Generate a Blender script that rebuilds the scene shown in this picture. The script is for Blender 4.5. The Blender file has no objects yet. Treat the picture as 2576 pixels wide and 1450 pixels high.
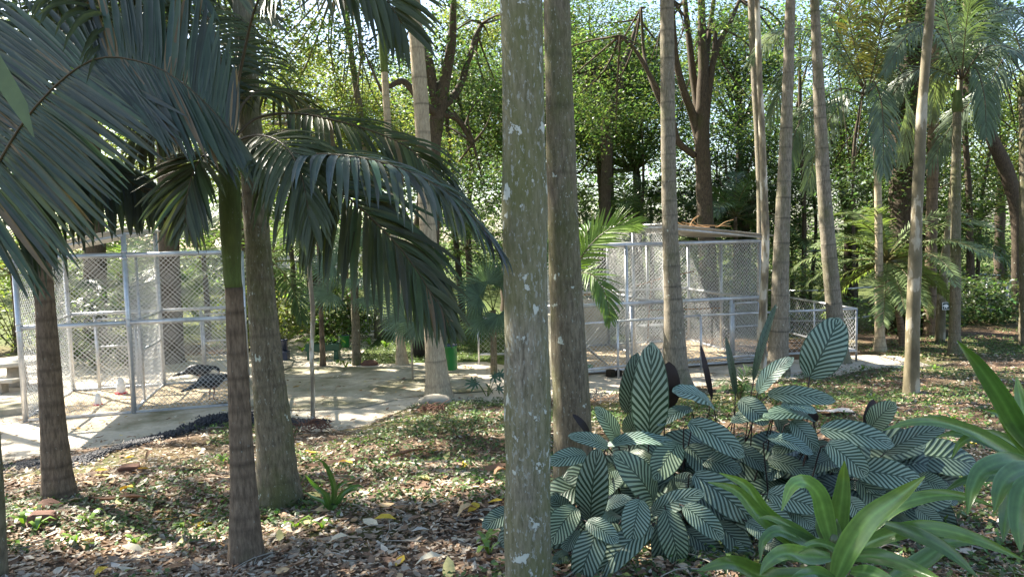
import bpy, math, numpy as np
from mathutils import Vector
RNG = np.random.default_rng(7)
SC = bpy.context.scene
COL = SC.collection
R_ = math.radians

# ------------------------------------------------------------------ camera, sky, sun, exposure
EYE = np.array([0., 0., 2.5]); FPX = 1800.; WPX, HPX = 2575., 1450.
PITCH, ROLL = R_(-3.9), R_(1.5)
fw = np.array([0, math.cos(PITCH), math.sin(PITCH)]); up0 = np.array([0, -math.sin(PITCH), math.cos(PITCH)]); rt0 = np.array([1., 0, 0])
RT = rt0*math.cos(ROLL) - up0*math.sin(ROLL); UP = up0*math.cos(ROLL) + rt0*math.sin(ROLL)
cam = bpy.data.cameras.new('camera'); cam_o = bpy.data.objects.new('camera', cam); COL.objects.link(cam_o)
cam.sensor_width = 36; cam.lens = 36*FPX/WPX; cam.clip_end = 2000; cam.clip_start = .05
from mathutils import Matrix
cam_o.matrix_world = Matrix(((RT[0], UP[0], -fw[0], 0), (RT[1], UP[1], -fw[1], 0), (RT[2], UP[2], -fw[2], EYE[2]), (0, 0, 0, 1)))
SC.camera = cam_o
SUN_AZ, SUN_EL = R_(-55), R_(45)
SUN = np.array([math.sin(SUN_AZ)*math.cos(SUN_EL), math.cos(SUN_AZ)*math.cos(SUN_EL), math.sin(SUN_EL)])
w = bpy.data.worlds.new('World'); SC.world = w; w.use_nodes = True
nt = w.node_tree; bg = nt.nodes['Background']; sky = nt.nodes.new('ShaderNodeTexSky'); sky.sky_type = 'NISHITA'
sky.sun_disc = False; sky.sun_elevation = SUN_EL; sky.sun_rotation = SUN_AZ; sky.air_density = 1.0; sky.dust_density = 1.5
nt.links.new(sky.outputs[0], bg.inputs[0]); bg.inputs[1].default_value = 0.09
sl = bpy.data.lights.new('sun', 'SUN'); sl.energy = 5.0; sl.angle = R_(.55); sl.color = (1, .93, .80)
so = bpy.data.objects.new('sun', sl); COL.objects.link(so); so.rotation_euler = Vector(SUN).to_track_quat('Z', 'Y').to_euler()
vs = SC.view_settings; vs.view_transform = 'Standard'; vs.look = 'None'; vs.gamma = 1; vs.exposure = 2.25
SC.cycles.max_bounces = 8; SC.cycles.diffuse_bounces = 4; SC.cycles.transmission_bounces = 6; SC.cycles.use_denoising = True
SC.cycles.sample_clamp_indirect = 6

# ------------------------------------------------------------------ placing helpers
def ray(x, y): return RT*((x-WPX/2)/FPX) - UP*((y-HPX/2)/FPX) + fw
def at(x, y, d): r = ray(x, y); return EYE + r*(d/r[1])
def Gz(x, y, z=0.): r = ray(x, y); return EYE + r*((z-EYE[2])/r[2])
EDGE_PX = [(-900,1350),(-300,1215),(0,1150),(170,1129),(400,1094),(474,1076),(581,1060),(724,1060),(824,1069),(924,1063),(978,1039),(1040,1012),
           (1180,1002),(1330,993),(1474,985),(1600,975),(1733,962),(1983,945),(2136,925),(2270,913),(2500,905),(3300,880)]
EDGE = np.array([Gz(*p)[:2] for p in EDGE_PX]); EDGE = EDGE[np.argsort(EDGE[:, 0])]
_ex = np.linspace(EDGE[0, 0], EDGE[-1, 0], 900); _ey = np.interp(_ex, EDGE[:, 0], EDGE[:, 1]); _ey = np.convolve(np.pad(_ey, 12, 'edge'), np.hanning(25)/np.hanning(25).sum(), 'valid')+.07*np.sin(_ex*3.1)+.05*np.sin(_ex*7.7+1)
def edge_y(x): return np.interp(x, _ex, _ey)
TAB = np.random.default_rng(3).random((256, 256))
def vnoise(x, y):
    x = np.asarray(x, float); y = np.asarray(y, float)
    xi = np.floor(x).astype(int); yi = np.floor(y).astype(int); fx = x-xi; fy = y-yi; fx = fx*fx*(3-2*fx); fy = fy*fy*(3-2*fy)
    g = lambda i, j: TAB[i & 255, j & 255]
    return (g(xi, yi)*(1-fx)+g(xi+1, yi)*fx)*(1-fy)+(g(xi, yi+1)*(1-fx)+g(xi+1, yi+1)*fx)*fy
def gz(x, y):
    x = np.asarray(x, float); y = np.asarray(y, float); e = edge_y(x)
    s = np.clip(1-np.maximum(y, -1.)/e, 0, 1.1)
    b = (vnoise(x*1.1+9, y*1.1+4)-.5)*.10 + (vnoise(x*3.1, y*3.1)-.5)*.04
    z = .95*s + b*np.clip(s*5, 0, 1) - .012
    far = np.clip((y-e-1.5)/3, 0, 1)*(np.clip((x-3.2)/1.5, 0, 1)+np.clip((y-16)/2, 0, 1)).clip(0, 1)
    return z + far*(b*.8+.02) + np.clip((y-30)/60, 0, 3)*.6
def GG(px, py):
    p = Gz(px, py, .3)
    for _ in range(12): p = Gz(px, py, float(gz(p[0], p[1])))
    return p
def nrm(v): v = np.asarray(v, float); return v/np.maximum(np.linalg.norm(v, axis=-1, keepdims=True), 1e-9)

# ------------------------------------------------------------------ mesh helpers
def mesh(name, V, F, mat=None, col=None, uv=None, smooth=True):
    me = bpy.data.meshes.new(name); V = np.asarray(V, np.float32)
    if isinstance(F, np.ndarray):
        n, k = F.shape
        me.vertices.add(len(V)); me.vertices.foreach_set('co', V.ravel())
        me.loops.add(n*k); me.loops.foreach_set('vertex_index', F.ravel().astype(np.int32))
        me.polygons.add(n); me.polygons.foreach_set('loop_start', np.arange(0, n*k, k, dtype=np.int32))
        me.update(calc_edges=True); me.validate()
    else:
        me.from_pydata(V.tolist(), [], F)
    if smooth: me.polygons.foreach_set('use_smooth', np.ones(len(me.polygons), bool))
    if col is not None:
        a = me.color_attributes.new('Col', 'FLOAT_COLOR', 'POINT'); c = np.ones((len(V), 4), np.float32); c[:, :3] = col; a.data.foreach_set('color', c.ravel())
    if uv is not None:
        l = me.uv_layers.new(name='UVMap'); idx = np.zeros(len(me.loops), np.int32); me.loops.foreach_get('vertex_index', idx)
        l.data.foreach_set('uv', np.asarray(uv, np.float32)[idx].ravel())
    if mat: me.materials.append(mat)
    return me
def put(name, me, parent=None, loc=(0, 0, 0)):
    o = bpy.data.objects.new(name, me); COL.objects.link(o); o.location = loc
    if parent is not None: o.parent = parent
    return o
def tag(o, label, cat, group=None, kind=None):
    o['label'] = label; o['category'] = cat
    if group: o['group'] = group
    if kind: o['kind'] = kind
    return o
def thing(name, label, cat, loc=(0, 0, 0), group=None, rotz=0):
    o = bpy.data.objects.new(name, None); COL.objects.link(o); o.location = loc; o.rotation_euler = (0, 0, rotz); o.empty_display_size = .1
    return tag(o, label, cat, group)
def struct(o, kind='structure'): o['kind'] = kind; return o
class MB:
    def __init__(s): s.V = []; s.F = []; s.n = 0; s.C = []
    def add(s, V, F, c=None):
        V = np.asarray(V, float); s.V.append(V); s.F += [tuple(int(i)+s.n for i in f) for f in F]; s.n += len(V)
        s.C.append(np.tile(c if c is not None else (1, 1, 1), (len(V), 1)))
    def tube(s, P, r, n=8, c=None, cap=True, sq=(1, 1)):
        V, F = tube(P, r, n, cap, sq); s.add(V, F, c)
    def box(s, cen, size, rz=0, c=None, bev=.0):
        x, y, z = np.array(size)/2
        b = min(bev, x*.9, y*.9, z*.9)
        if b <= 0:
            v = np.array([(-x,-y,-z),(x,-y,-z),(x,y,-z),(-x,y,-z),(-x,-y,z),(x,-y,z),(x,y,z),(-x,y,z)]); f = [(0,3,2,1),(4,5,6,7),(0,1,5,4),(1,2,6,5),(2,3,7,6),(3,0,4,7)]
        else:
            v = []; 
            for zz, ins in ((-z, b), (-z+b, 0), (z-b, 0), (z, b)):
                X, Y = x-ins, y-ins
                v += [(-X+b,-Y,zz),(X-b,-Y,zz),(X,-Y+b,zz),(X,Y-b,zz),(X-b,Y,zz),(-X+b,Y,zz),(-X,Y-b,zz),(-X,-Y+b,zz)]
            v = np.array(v); f = [tuple(range(7, -1, -1)), tuple(range(24, 32))]
            for k in range(3):
                for i in range(8): j = (i+1) % 8; f.append((k*8+i, k*8+j, k*8+8+j, k*8+8+i))
        cs, sn = math.cos(rz), math.sin(rz)
        v = np.c_[v[:, 0]*cs-v[:, 1]*sn, v[:, 0]*sn+v[:, 1]*cs, v[:, 2]] + np.asarray(cen, float)
        s.add(v, f, c)
    def build(s, name, mat, parent=None, loc=(0, 0, 0), smooth=False):
        return put(name, mesh(name, np.vstack(s.V), s.F, mat, col=np.vstack(s.C), smooth=smooth), parent, loc)
def tube(P, r, n=8, cap=True, sq=(1, 1)):
    P = np.asarray(P, float); m = len(P); r = np.broadcast_to(np.asarray(r, float), (m,))
    T = nrm(np.gradient(P, axis=0)); ref = np.array([0, 0, 1.]) if abs(T[:, 2]).mean() < .8 else np.array([1., 0, 0])
    A = nrm(np.cross(T, ref)); B = nrm(np.cross(A, T))
    a = np.arange(n)/n*2*math.pi
    V = P[:, None, :] + r[:, None, None]*(A[:, None, :]*np.cos(a)[None, :, None]*sq[0] + B[:, None, :]*np.sin(a)[None, :, None]*sq[1])
    V = V.reshape(-1, 3); F = []
    for i in range(m-1):
        for j in range(n): k = (j+1) % n; F.append((i*n+j, i*n+k, (i+1)*n+k, (i+1)*n+j))
    if cap: F.append(tuple(range(n-1, -1, -1))); F.append(tuple(range((m-1)*n, m*n)))
    return V, F
def spline(P, n):
    P = np.asarray(P, float); m = len(P)
    if m == 2: t = np.linspace(0, 1, n)[:, None]; return P[0]*(1-t)+P[1]*t
    d = np.r_[0, np.cumsum(np.linalg.norm(np.diff(P, axis=0), axis=1))]; d /= d[-1]
    T = np.zeros_like(P); T[1:-1] = (P[2:]-P[:-2])/(d[2:]-d[:-2])[:, None]; T[0] = (P[1]-P[0])/(d[1]-d[0]); T[-1] = (P[-1]-P[-2])/(d[-1]-d[-2])
    t = np.linspace(0, 1, n); k = np.clip(np.searchsorted(d, t, 'right')-1, 0, m-2); h = (d[k+1]-d[k])[:, None]; s = ((t-d[k])/(d[k+1]-d[k]))[:, None]
    return (2*s**3-3*s**2+1)*P[k] + (s**3-2*s**2+s)*h*T[k] + (-2*s**3+3*s**2)*P[k+1] + (s**3-s**2)*h*T[k+1]

# ------------------------------------------------------------------ materials
def newmat(name):
    m = bpy.data.materials.new(name); m.use_nodes = True; t = m.node_tree; b = t.nodes['Principled BSDF']; return m, t, b
def N(t, kind, **k):
    n = t.nodes.new('ShaderNode'+kind)
    for a, v in k.items():
        if a in n.inputs.keys(): n.inputs[a].default_value = v
        else: setattr(n, a, v)
    return n
def ramp(t, src, stops):
    r = t.nodes.new('ShaderNodeValToRGB'); e = r.color_ramp.elements
    while len(e) < len(stops): e.new(.5)
    for el, (p, c) in zip(e, stops): el.position = p; el.color = (*c, 1) if len(c) == 3 else c
    t.links.new(src, r.inputs[0]); return r.outputs[0]
def mix(t, fac, a, b):
    m = t.nodes.new('ShaderNodeMix'); m.data_type = 'RGBA'
    for s, v in ((0, fac), (6, a), (7, b)):
        if hasattr(v, 'type') and hasattr(v, 'links'): t.links.new(v, m.inputs[s])
        else: m.inputs[s].default_value = v if s == 0 else (*v, 1)
    return m.outputs[2]
def noise(t, scale, stretch=(1, 1, 1), detail=4, rough=.6, coord='Object'):
    c = N(t, 'TexCoord'); mp = N(t, 'Mapping'); mp.inputs['Scale'].default_value = stretch; t.links.new(c.outputs[coord], mp.inputs[0])
    n = N(t, 'TexNoise', Scale=scale, Detail=detail, Roughness=rough); t.links.new(mp.outputs[0], n.inputs['Vector']); return n.outputs['Fac']
def bump(t, b, src, strength, dist=.01):
    n = N(t, 'Bump', Strength=strength, Distance=dist); t.links.new(src, n.inputs['Height']); t.links.new(n.outputs[0], b.inputs['Normal'])
def leaf_mat(name, rough=.4, trans=.35, tcol=(1.15, 1.25, .7), spec=.5, vary=.25, scale=3.):
    m, t, b = newmat(name); a = N(t, 'Attribute', attribute_name='Col'); b.inputs['Roughness'].default_value = rough; b.inputs['Specular IOR Level'].default_value = spec
    nf = noise(t, scale, detail=2); hsv = N(t, 'HueSaturation'); t.links.new(a.outputs['Color'], hsv.inputs['Color'])
    mr = N(t, 'MapRange'); mr.inputs[3].default_value = 1-vary; mr.inputs[4].default_value = 1+vary; t.links.new(nf, mr.inputs[0]); t.links.new(mr.outputs[0], hsv.inputs['Value'])
    t.links.new(hsv.outputs[0], b.inputs['Base Color'])
    if trans > 0:
        tr = N(t, 'BsdfTranslucent'); mu = t.nodes.new('ShaderNodeMix'); mu.data_type = 'RGBA'; mu.blend_type = 'MULTIPLY'; mu.inputs[0].default_value = 1
        t.links.new(hsv.outputs[0], mu.inputs[6]); mu.inputs[7].default_value = (*tcol, 1); t.links.new(mu.outputs[2], tr.inputs[0])
        mx = N(t, 'MixShader'); mx.inputs[0].default_value = trans; t.links.new(b.outputs[0], mx.inputs[1]); t.links.new(tr.outputs[0], mx.inputs[2]); t.links.new(mx.outputs[0], t.nodes['Material Output'].inputs[0])
    return m
def bark_mat(name, c1, c2, moss=.3, mosscol=(.10, .12, .03), lichen=.1, lichcol=(.50, .54, .46), ringdark=.45, fine=1.):
    m, t, b = newmat(name); b.inputs['Roughness'].default_value = .9; b.inputs['Specular IOR Level'].default_value = .2
    f = noise(t, 48*fine, (1, 1, .2), 6, .75); c = ramp(t, f, [(.34, [x*.8 for x in c1]), (.66, [x*1.12 for x in c2])])
    big = noise(t, 2.2, (1, 1, .5), 4, .65)
    mo = ramp(t, big, [(.62-moss*.45, (0, 0, 0)), (.80-moss*.35, (1, 1, 1))]); fm = N(t, 'Math', operation='MULTIPLY'); t.links.new(mo, fm.inputs[0]); fm.inputs[1].default_value = .75; c = mix(t, fm.outputs[0], c, mosscol)
    sp = noise(t, 62, (1, 1, .4), 3, .65); s2 = ramp(t, sp, [(.68-lichen*.3, (0, 0, 0)), (.72-lichen*.3, (1, 1, 1))]); f2 = N(t, 'Math', operation='MULTIPLY'); t.links.new(s2, f2.inputs[0]); f2.inputs[1].default_value = .8; c = mix(t, f2.outputs[0], c, [x*.62 for x in lichcol])
    bl = noise(t, 11, (1, 1, .7), 4, .6); s3 = ramp(t, bl, [(.735-lichen*.35, (0, 0, 0)), (.75-lichen*.35, (1, 1, 1))]); c = mix(t, s3, c, lichcol)
    a = N(t, 'Attribute', attribute_name='Col'); sep = N(t, 'SeparateColor'); t.links.new(a.outputs['Color'], sep.inputs[0])
    mk = N(t, 'Math', operation='MULTIPLY'); t.links.new(sep.outputs[0], mk.inputs[0]); mk.inputs[1].default_value = ringdark*1.6; mk.use_clamp = True
    c = mix(t, mk.outputs[0], c, [x*.25 for x in c1]); t.links.new(c, b.inputs['Base Color'])
    ad = N(t, 'Math', operation='ADD'); t.links.new(f, ad.inputs[0]); t.links.new(s3, ad.inputs[1]); bump(t, b, ad.outputs[0], .7, .012); return m
def plain(name, c, rough=.6, metal=0., vary=.15, scale=6, spec=.4, bmp=.15):
    m, t, b = newmat(name); f = noise(t, scale, detail=6); t.links.new(ramp(t, f, [(.25, [x*(1-vary) for x in c]), (.75, [min(1, x*(1+vary)) for x in c])]), b.inputs['Base Color'])
    b.inputs['Roughness'].default_value = rough; b.inputs['Metallic'].default_value = metal; b.inputs['Specular IOR Level'].default_value = spec
    if bmp: bump(t, b, noise(t, scale*9, detail=3), bmp, .004)
    return m
M = {}
M['leaf'] = leaf_mat('broad_leaf', .42, .5, spec=.45)
M['frond'] = leaf_mat('palm_leaflet', .36, .3, (1.2, 1.35, .6), .34, .3, 12)
M['frondfar'] = leaf_mat('palm_leaflet_far', .38, .38, (1.3, 1.4, .5), .5, .2, 3)
M['strap'] = leaf_mat('strap_leaf', .24, .28, (1.2, 1.4, .4), .65, .3, 22)
M['dry'] = leaf_mat('dry_leaf', .75, .12, (1.2, 1.0, .7), .25, .3, 40)
M['cover'] = leaf_mat('ground_cover_leaf', .5, .35)
M['vcol'] = leaf_mat('painted_surface', .5, 0, spec=.4, vary=.12, scale=8)
M['palm_dark'] = bark_mat('palm_bark_brown', (.11, .08, .055), (.21, .155, .105), .12, (.07, .075, .03), .03)
M['palm_moss'] = bark_mat('palm_bark_mossy', (.095, .08, .055), (.205, .175, .12), .38, (.085, .10, .028), .17, ringdark=.2)
M['palm_lich'] = bark_mat('palm_bark_lichen', (.125, .11, .078), (.29, .26, .19), .60, (.115, .125, .038), .34, (.48, .50, .43), ringdark=.2)
M['palm_grey'] = bark_mat('palm_bark_grey', (.135, .115, .088), (.27, .235, .18), .25, (.10, .105, .04), .12)
M['palm_tan'] = bark_mat('palm_bark_tan', (.30, .24, .165), (.46, .38, .265), .03, (.15, .15, .06), .0, ringdark=.5)
M['bark_dark'] = bark_mat('bark_dark', (.045, .035, .026), (.11, .085, .06), .15, (.06, .07, .02), .02)
M['bark_red'] = bark_mat('bark_reddish', (.12, .085, .06), (.235, .165, .115), .05, (.10, .10, .04), .02)
def mottled():
    m, t, b = newmat('bark_mottled'); b.inputs['Roughness'].default_value = .75
    f = noise(t, 5.5, (1, 1, .4), 4, .55); c = ramp(t, f, [(.34, (.085, .068, .036)), (.46, (.14, .115, .065)), (.55, (.19, .155, .095)), (.57, (.36, .315, .235)), (.70, (.44, .40, .31))])
    c = mix(t, ramp(t, noise(t, 30, (1, 1, .5), 4), [(.35, (0, 0, 0)), (.75, (.35,)*3)]), c, (.12, .10, .05)); t.links.new(c, b.inputs['Base Color']); bump(t, b, f, .5, .01); return m
M['mottled'] = mottled()
def whitebark():
    m, t, b = newmat('bark_white_patched'); b.inputs['Roughness'].default_value = .75
    f = noise(t, 5, (1.5, 1.5, .5), 3, .5); t.links.new(ramp(t, f, [(.42, (.16, .13, .09)), (.47, (.25, .205, .135)), (.53, (.34, .29, .21)), (.56, (.54, .49, .40)), (.7, (.62, .57, .48))]), b.inputs['Base Color']); return m
M['whitebark'] = whitebark()
M['shaft'] = bark_mat('crownshaft_green', (.085, .12, .035), (.12, .165, .05), .35, (.075, .075, .035), .02, fine=.6)
def metal():
    m, t, b = newmat('galvanised_steel'); f = noise(t, 14, detail=5); t.links.new(ramp(t, f, [(.3, (.42, .43, .45)), (.7, (.60, .61, .62))]), b.inputs['Base Color'])
    b.inputs['Metallic'].default_value = .55; t.links.new(ramp(t, f, [(.3, (.42,)*3), (.7, (.3,)*3)]), b.inputs['Roughness']); return m
M['steel'] = metal()
M['wire'] = plain('wire_galvanised', (.66, .66, .65), .45, .25, .1, bmp=0)
M['tin'] = plain('roof_sheet', (.50, .49, .46), .45, .35, .25, 3)
M['concrete'] = plain('concrete', (.40, .37, .32), .85, 0, .2, 4)
def ground_mat():
    m, t, b = newmat('soil'); b.inputs['Roughness'].default_value = .95; b.inputs['Specular IOR Level'].default_value = .15
    f = noise(t, 14, detail=8, rough=.7); c = ramp(t, f, [(.3, (.05, .033, .023)), (.5, (.11, .077, .053)), (.72, (.21, .155, .11))])
    c = mix(t, ramp(t, noise(t, .55, detail=5), [(.42, (0, 0, 0)), (.62, (1, 1, 1))]), c, (.16, .10, .06))
    g = N(t, 'Attribute', attribute_name='Col'); sp = N(t, 'SeparateColor'); t.links.new(g.outputs['Color'], sp.inputs[0])
    gr = ramp(t, noise(t, 25, detail=5), [(.3, (.05, .075, .02)), (.7, (.13, .17, .05))]); c = mix(t, sp.outputs[1], c, gr)
    t.links.new(c, b.inputs['Base Color']); bump(t, b, noise(t, 45, detail=6), .9, .03); return m
M['soil'] = ground_mat()
def path_mat(name, c1, c2, moss, mc=(.13, .125, .06)):
    m, t, b = newmat(name); b.inputs['Roughness'].default_value = .88; b.inputs['Specular IOR Level'].default_value = .25
    f = noise(t, 16, detail=8, rough=.7); c = ramp(t, f, [(.25, c1), (.75, c2)])
    c = mix(t, ramp(t, noise(t, .8, detail=7, rough=.65), [(.60-moss*.35, (0, 0, 0)), (.78-moss*.3, (.9,)*3)]), c, mc)
    c = mix(t, ramp(t, noise(t, 3.1, detail=5), [(.52, (0, 0, 0)), (.72, (.5,)*3)]), c, (.22, .17, .11))
    t.links.new(c, b.inputs['Base Color']); bump(t, b, noise(t, 70, detail=4), .35, .01); return m
M['path'] = path_mat('worn_concrete', (.42, .36, .28), (.60, .53, .43), .25)
M['slab'] = path_mat('mossy_concrete', (.33, .29, .22), (.50, .45, .36), .5)
M['band'] = path_mat('pale_concrete', (.40, .35, .28), (.56, .50, .41), .2)
M['sand'] = path_mat('sand_floor', (.40, .31, .20), (.55, .44, .30), .15, (.25, .2, .11))
M['cream'] = path_mat('cream_render', (.55, .51, .40), (.68, .64, .52), .15, (.42, .33, .19))
M['gravel'] = plain('charcoal_gravel', (.045, .045, .052), .7, 0, .5, 30)
M['brick'] = plain('clay_brick', (.15, .075, .05), .9, 0, .3, 12, bmp=.6)
M['stone'] = plain('grey_stone', (.30, .27, .22), .9, 0, .3, 9, bmp=.6)
M['black'] = plain('charred_stump', (.03, .025, .02), .9, 0, .3, 9, bmp=.8)
M['wood'] = plain('raw_branch', (.36, .21, .10), .8, 0, .25, 10)
M['green_paint'] = plain('green_paint', (.02, .17, .035), .32, 0, .12, 5, .55, 0)
M['trough'] = plain('dark_green_plastic', (.02, .075, .045), .5, 0, .15, 5, .5, 0)
M['navy'] = plain('navy_plastic', (.02, .03, .065), .45, 0, .15, 5, .5, 0)
M['white_plastic'] = plain('white_plastic', (.75, .76, .76), .35, 0, .04, 4, .5, 0)
M['red_plastic'] = plain('red_plastic', (.55, .03, .03), .35, 0, .06, 4, .5, 0)
def calathea():
    m, t, b = newmat('striped_leaf'); uv = N(t, 'UVMap'); s = N(t, 'SeparateXYZ'); t.links.new(uv.outputs[0], s.inputs[0])
    def mth(op, a, bb=None, cc=None):
        n = N(t, 'Math', operation=op)
        for i, v in enumerate((a, bb, cc)):
            if v is None: continue
            if hasattr(v, 'links'): t.links.new(v, n.inputs[i])
            else: n.inputs[i].default_value = v
        return n.outputs[0]
    u = mth('ABSOLUTE', mth('SUBTRACT', s.outputs[0], .5)); un = mth('MULTIPLY', u, 2.)
    ph = mth('SUBTRACT', mth('MULTIPLY', s.outputs[1], 12.), mth('MULTIPLY', mth('POWER', un, .8), 3.2))
    nn = noise(t, 5, detail=3); ph = mth('ADD', ph, mth('MULTIPLY', nn, .5))
    w_ = mth('SINE', mth('MULTIPLY', ph, 6.2832))
    wv = mth('ADD', w_, mth('MULTIPLY', mth('SUBTRACT', .45, un), .35))
    c = ramp(t, mth('MULTIPLY_ADD', wv, .5, .5), [(.41, (.23, .305, .225)), (.56, (.02, .046, .022))])
    mid = mth('LESS_THAN', un, .035); c = mix(t, mid, c, (.03, .055, .03))
    spot = ramp(t, noise(t, 16, detail=4), [(.70, (0, 0, 0)), (.76, (.8,)*3)]); c = mix(t, spot, c, (.12, .085, .045))
    edge = mth('GREATER_THAN', un, .95); c = mix(t, edge, c, (.05, .09, .05))
    a = N(t, 'Attribute', attribute_name='Col'); mu = t.nodes.new('ShaderNodeMix'); mu.data_type = 'RGBA'; mu.blend_type = 'MULTIPLY'; mu.inputs[0].default_value = 1; t.links.new(c, mu.inputs[6]); t.links.new(a.outputs['Color'], mu.inputs[7])
    t.links.new(mu.outputs[2], b.inputs['Base Color']); b.inputs['Roughness'].default_value = .42; b.inputs['Specular IOR Level'].default_value = .5
    bump(t, b, w_, .25, .004)
    tr = N(t, 'BsdfTranslucent'); t.links.new(mu.outputs[2], tr.inputs[0]); mx = N(t, 'MixShader'); mx.inputs[0].default_value = .12; t.links.new(b.outputs[0], mx.inputs[1]); t.links.new(tr.outputs[0], mx.inputs[2]); t.links.new(mx.outputs[0], t.nodes['Material Output'].inputs[0]); return m
M['calathea'] = calathea()

# ------------------------------------------------------------------ sun spots the crowns are opened for by leaving out leaves and fronds
LIT_PX = [(150,1085,1.9,.55),(330,1075,1.2,.4),(420,1050,1.2,.4),(70,1200,.9,.3),(330,1150,.9,.25),(300,1372,1.5,.22),(120,1330,.5,.15),(500,1350,.5,.2),(1090,1228,.7,.26),(1000,1170,.9,.2),
          (950,1125,.9,.25),(1215,1050,.45,.25),(880,1055,.8,.22),(760,1010,.6,.12),(1050,985,.7,.15),(950,900,2.2,1.0),(1150,950,.8,.2),(1820,905,2.2,.45),(2000,930,1,.3),(2250,905,1.6,.5),(2420,930,1.4,.4),
          (2480,1010,1.0,.3),(2450,1110,1.0,.25),(2200,1000,.7,.2),(2330,1200,.5,.2),(2050,1020,.5,.18),(1560,1050,.4,.2),(1700,890,2.0,1.2),(1600,900,1.2,.8),(330,1000,1.3,.6),(180,1010,.8,.5),(2560,860,2,1.),(20,1340,.5,.2),(640,1330,.4,.15)]
def foot0(P): return P[:2]-SUN[:2]*(P[2]/SUN[2])
LIT3 = [(*at(2235, 680, 15.)[:2], 1.9, 1.6, 1.3), (*at(2235, 790, 15.)[:2], 1.0, 1.2, .9), (*at(2260, 300, 14.6)[:2], 5., .9, .8), (*at(1672, 700, 12)[:2], 1.8, .35, .6), (*at(1672, 400, 12)[:2], 3.8, .3, .6), (*at(1940, 650, 13.3)[:2], 1.9, .35, .7), (*at(2075, 500, 13.5)[:2], 3.1, .35, .7), (*at(1490, 640, 11.8)[:2], 2.2, .7, .6), (*at(1400, 150, 6.4)[:2], 4.2, .25, .4), (*at(1900, 700, 13.3)[:2], 1.2, 1., .8), (*at(250, 700, 10.5)[:2], 1.6, 1.3, .9)]
LITW = [(*foot0(np.array([p[0], p[1], p[2]])), p[3], p[4]) for p in LIT3]+[(*foot0(np.maximum(GG(p[0], p[1]), (-99, -99, .02))), p[2], p[3]) for p in LIT_PX]
def lit(x, y):
    n = .6*vnoise(x*1.3+50, y*1.5+20)+.4*vnoise(x*3.4+7, y*3.9+80)
    thr = np.where(y < 4.6, 2., np.where(y < 7.5, .70, np.where(y < 16, .60, .52)))
    r = n > thr
    wob = (vnoise(x*3+11, y*3+5)-.5)*1.1+(vnoise(x*8, y*8)-.5)*.7
    for cx, cy, rx, ry in LITW: r |= ((x-cx)/rx)**2+((y-cy)/ry)**2 < 1.25+wob
    return r
def in_spots(x, y):
    r = np.zeros(np.shape(x), bool)
    for cx, cy, rx, ry in LITW: r |= ((x-cx)/rx)**2+((y-cy)/ry)**2 < 1.2
    return r
def sun_foot(P): k = P[:, 2]/SUN[2]; return P[:, 0]-SUN[0]*k, P[:, 1]-SUN[1]*k

# ------------------------------------------------------------------ the ground
xs = np.unique(np.r_[np.linspace(-400, -30, 14), np.linspace(-30, -12, 20), np.linspace(-12, 12, 150), np.linspace(12, 30, 20), np.linspace(30, 400, 14)])
ys = np.unique(np.r_[np.linspace(-60, -2, 12), np.linspace(-2, 2.5, 12), np.linspace(2.5, 18, 130), np.linspace(18, 45, 30), np.linspace(45, 600, 16)])
X, Y = np.meshgrid(xs, ys); Z = gz(X, Y)
def green(x, y):
    g = np.clip((y-13.6)/1.2, 0, 1)*(np.abs(x+1.5) < 4.5)*.9 + np.clip((vnoise(x*.8+30, y*.8)-.5)*2.2, 0, .55)
    g = np.maximum(g, np.clip((y-17)/3, 0, 1)*.85)
    return np.clip(g, 0, 1)
colg = np.zeros((X.size, 3)); colg[:, 1] = green(X.ravel(), Y.ravel())
i = np.arange(len(ys)-1)[:, None]*len(xs)+np.arange(len(xs)-1)[None]; i = i.ravel()
struct(put('ground', mesh('ground', np.c_[X.ravel(), Y.ravel(), Z.ravel()], np.c_[i, i+1, i+1+len(xs), i+len(xs)], M['soil'], colg)))

# concrete path with its pale front band and slabs
PX = np.linspace(-14, 7.6, 260); e = edge_y(PX)+.0
back = np.interp(PX, [-14, -6.2, -6., -3.6, -3.4, -.6, .2, 1., 7.0, 7.6], [16.5, 16.5, 20, 20, 14.7, 14.6, 13.6, 12.95, 14.2, 14.0]); back = np.maximum(back, e+.15)
def sheet(name, a, b, z, mat, nb=8, x=PX):
    t = np.linspace(0, 1, nb); V = np.array([(xx, ya*(1-s)+yb*s, z+.004*math.sin(xx*2+s)) for xx, ya, yb in zip(x, a, b) for s in t])
    F = [(k*nb+j, (k+1)*nb+j, (k+1)*nb+j+1, k*nb+j+1) for k in range(len(x)-1) for j in range(nb-1)]
    return put(name, mesh(name, V, F, mat))
path = struct(sheet('path', e-.7, back, .012, M['path']))
mbd = PX
sheet('kerb_band', e-.6, e+.38+.1*np.sin(PX*.9)+.06*np.sin(PX*5.3), .0165, M['band'], 5).parent = path
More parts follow.
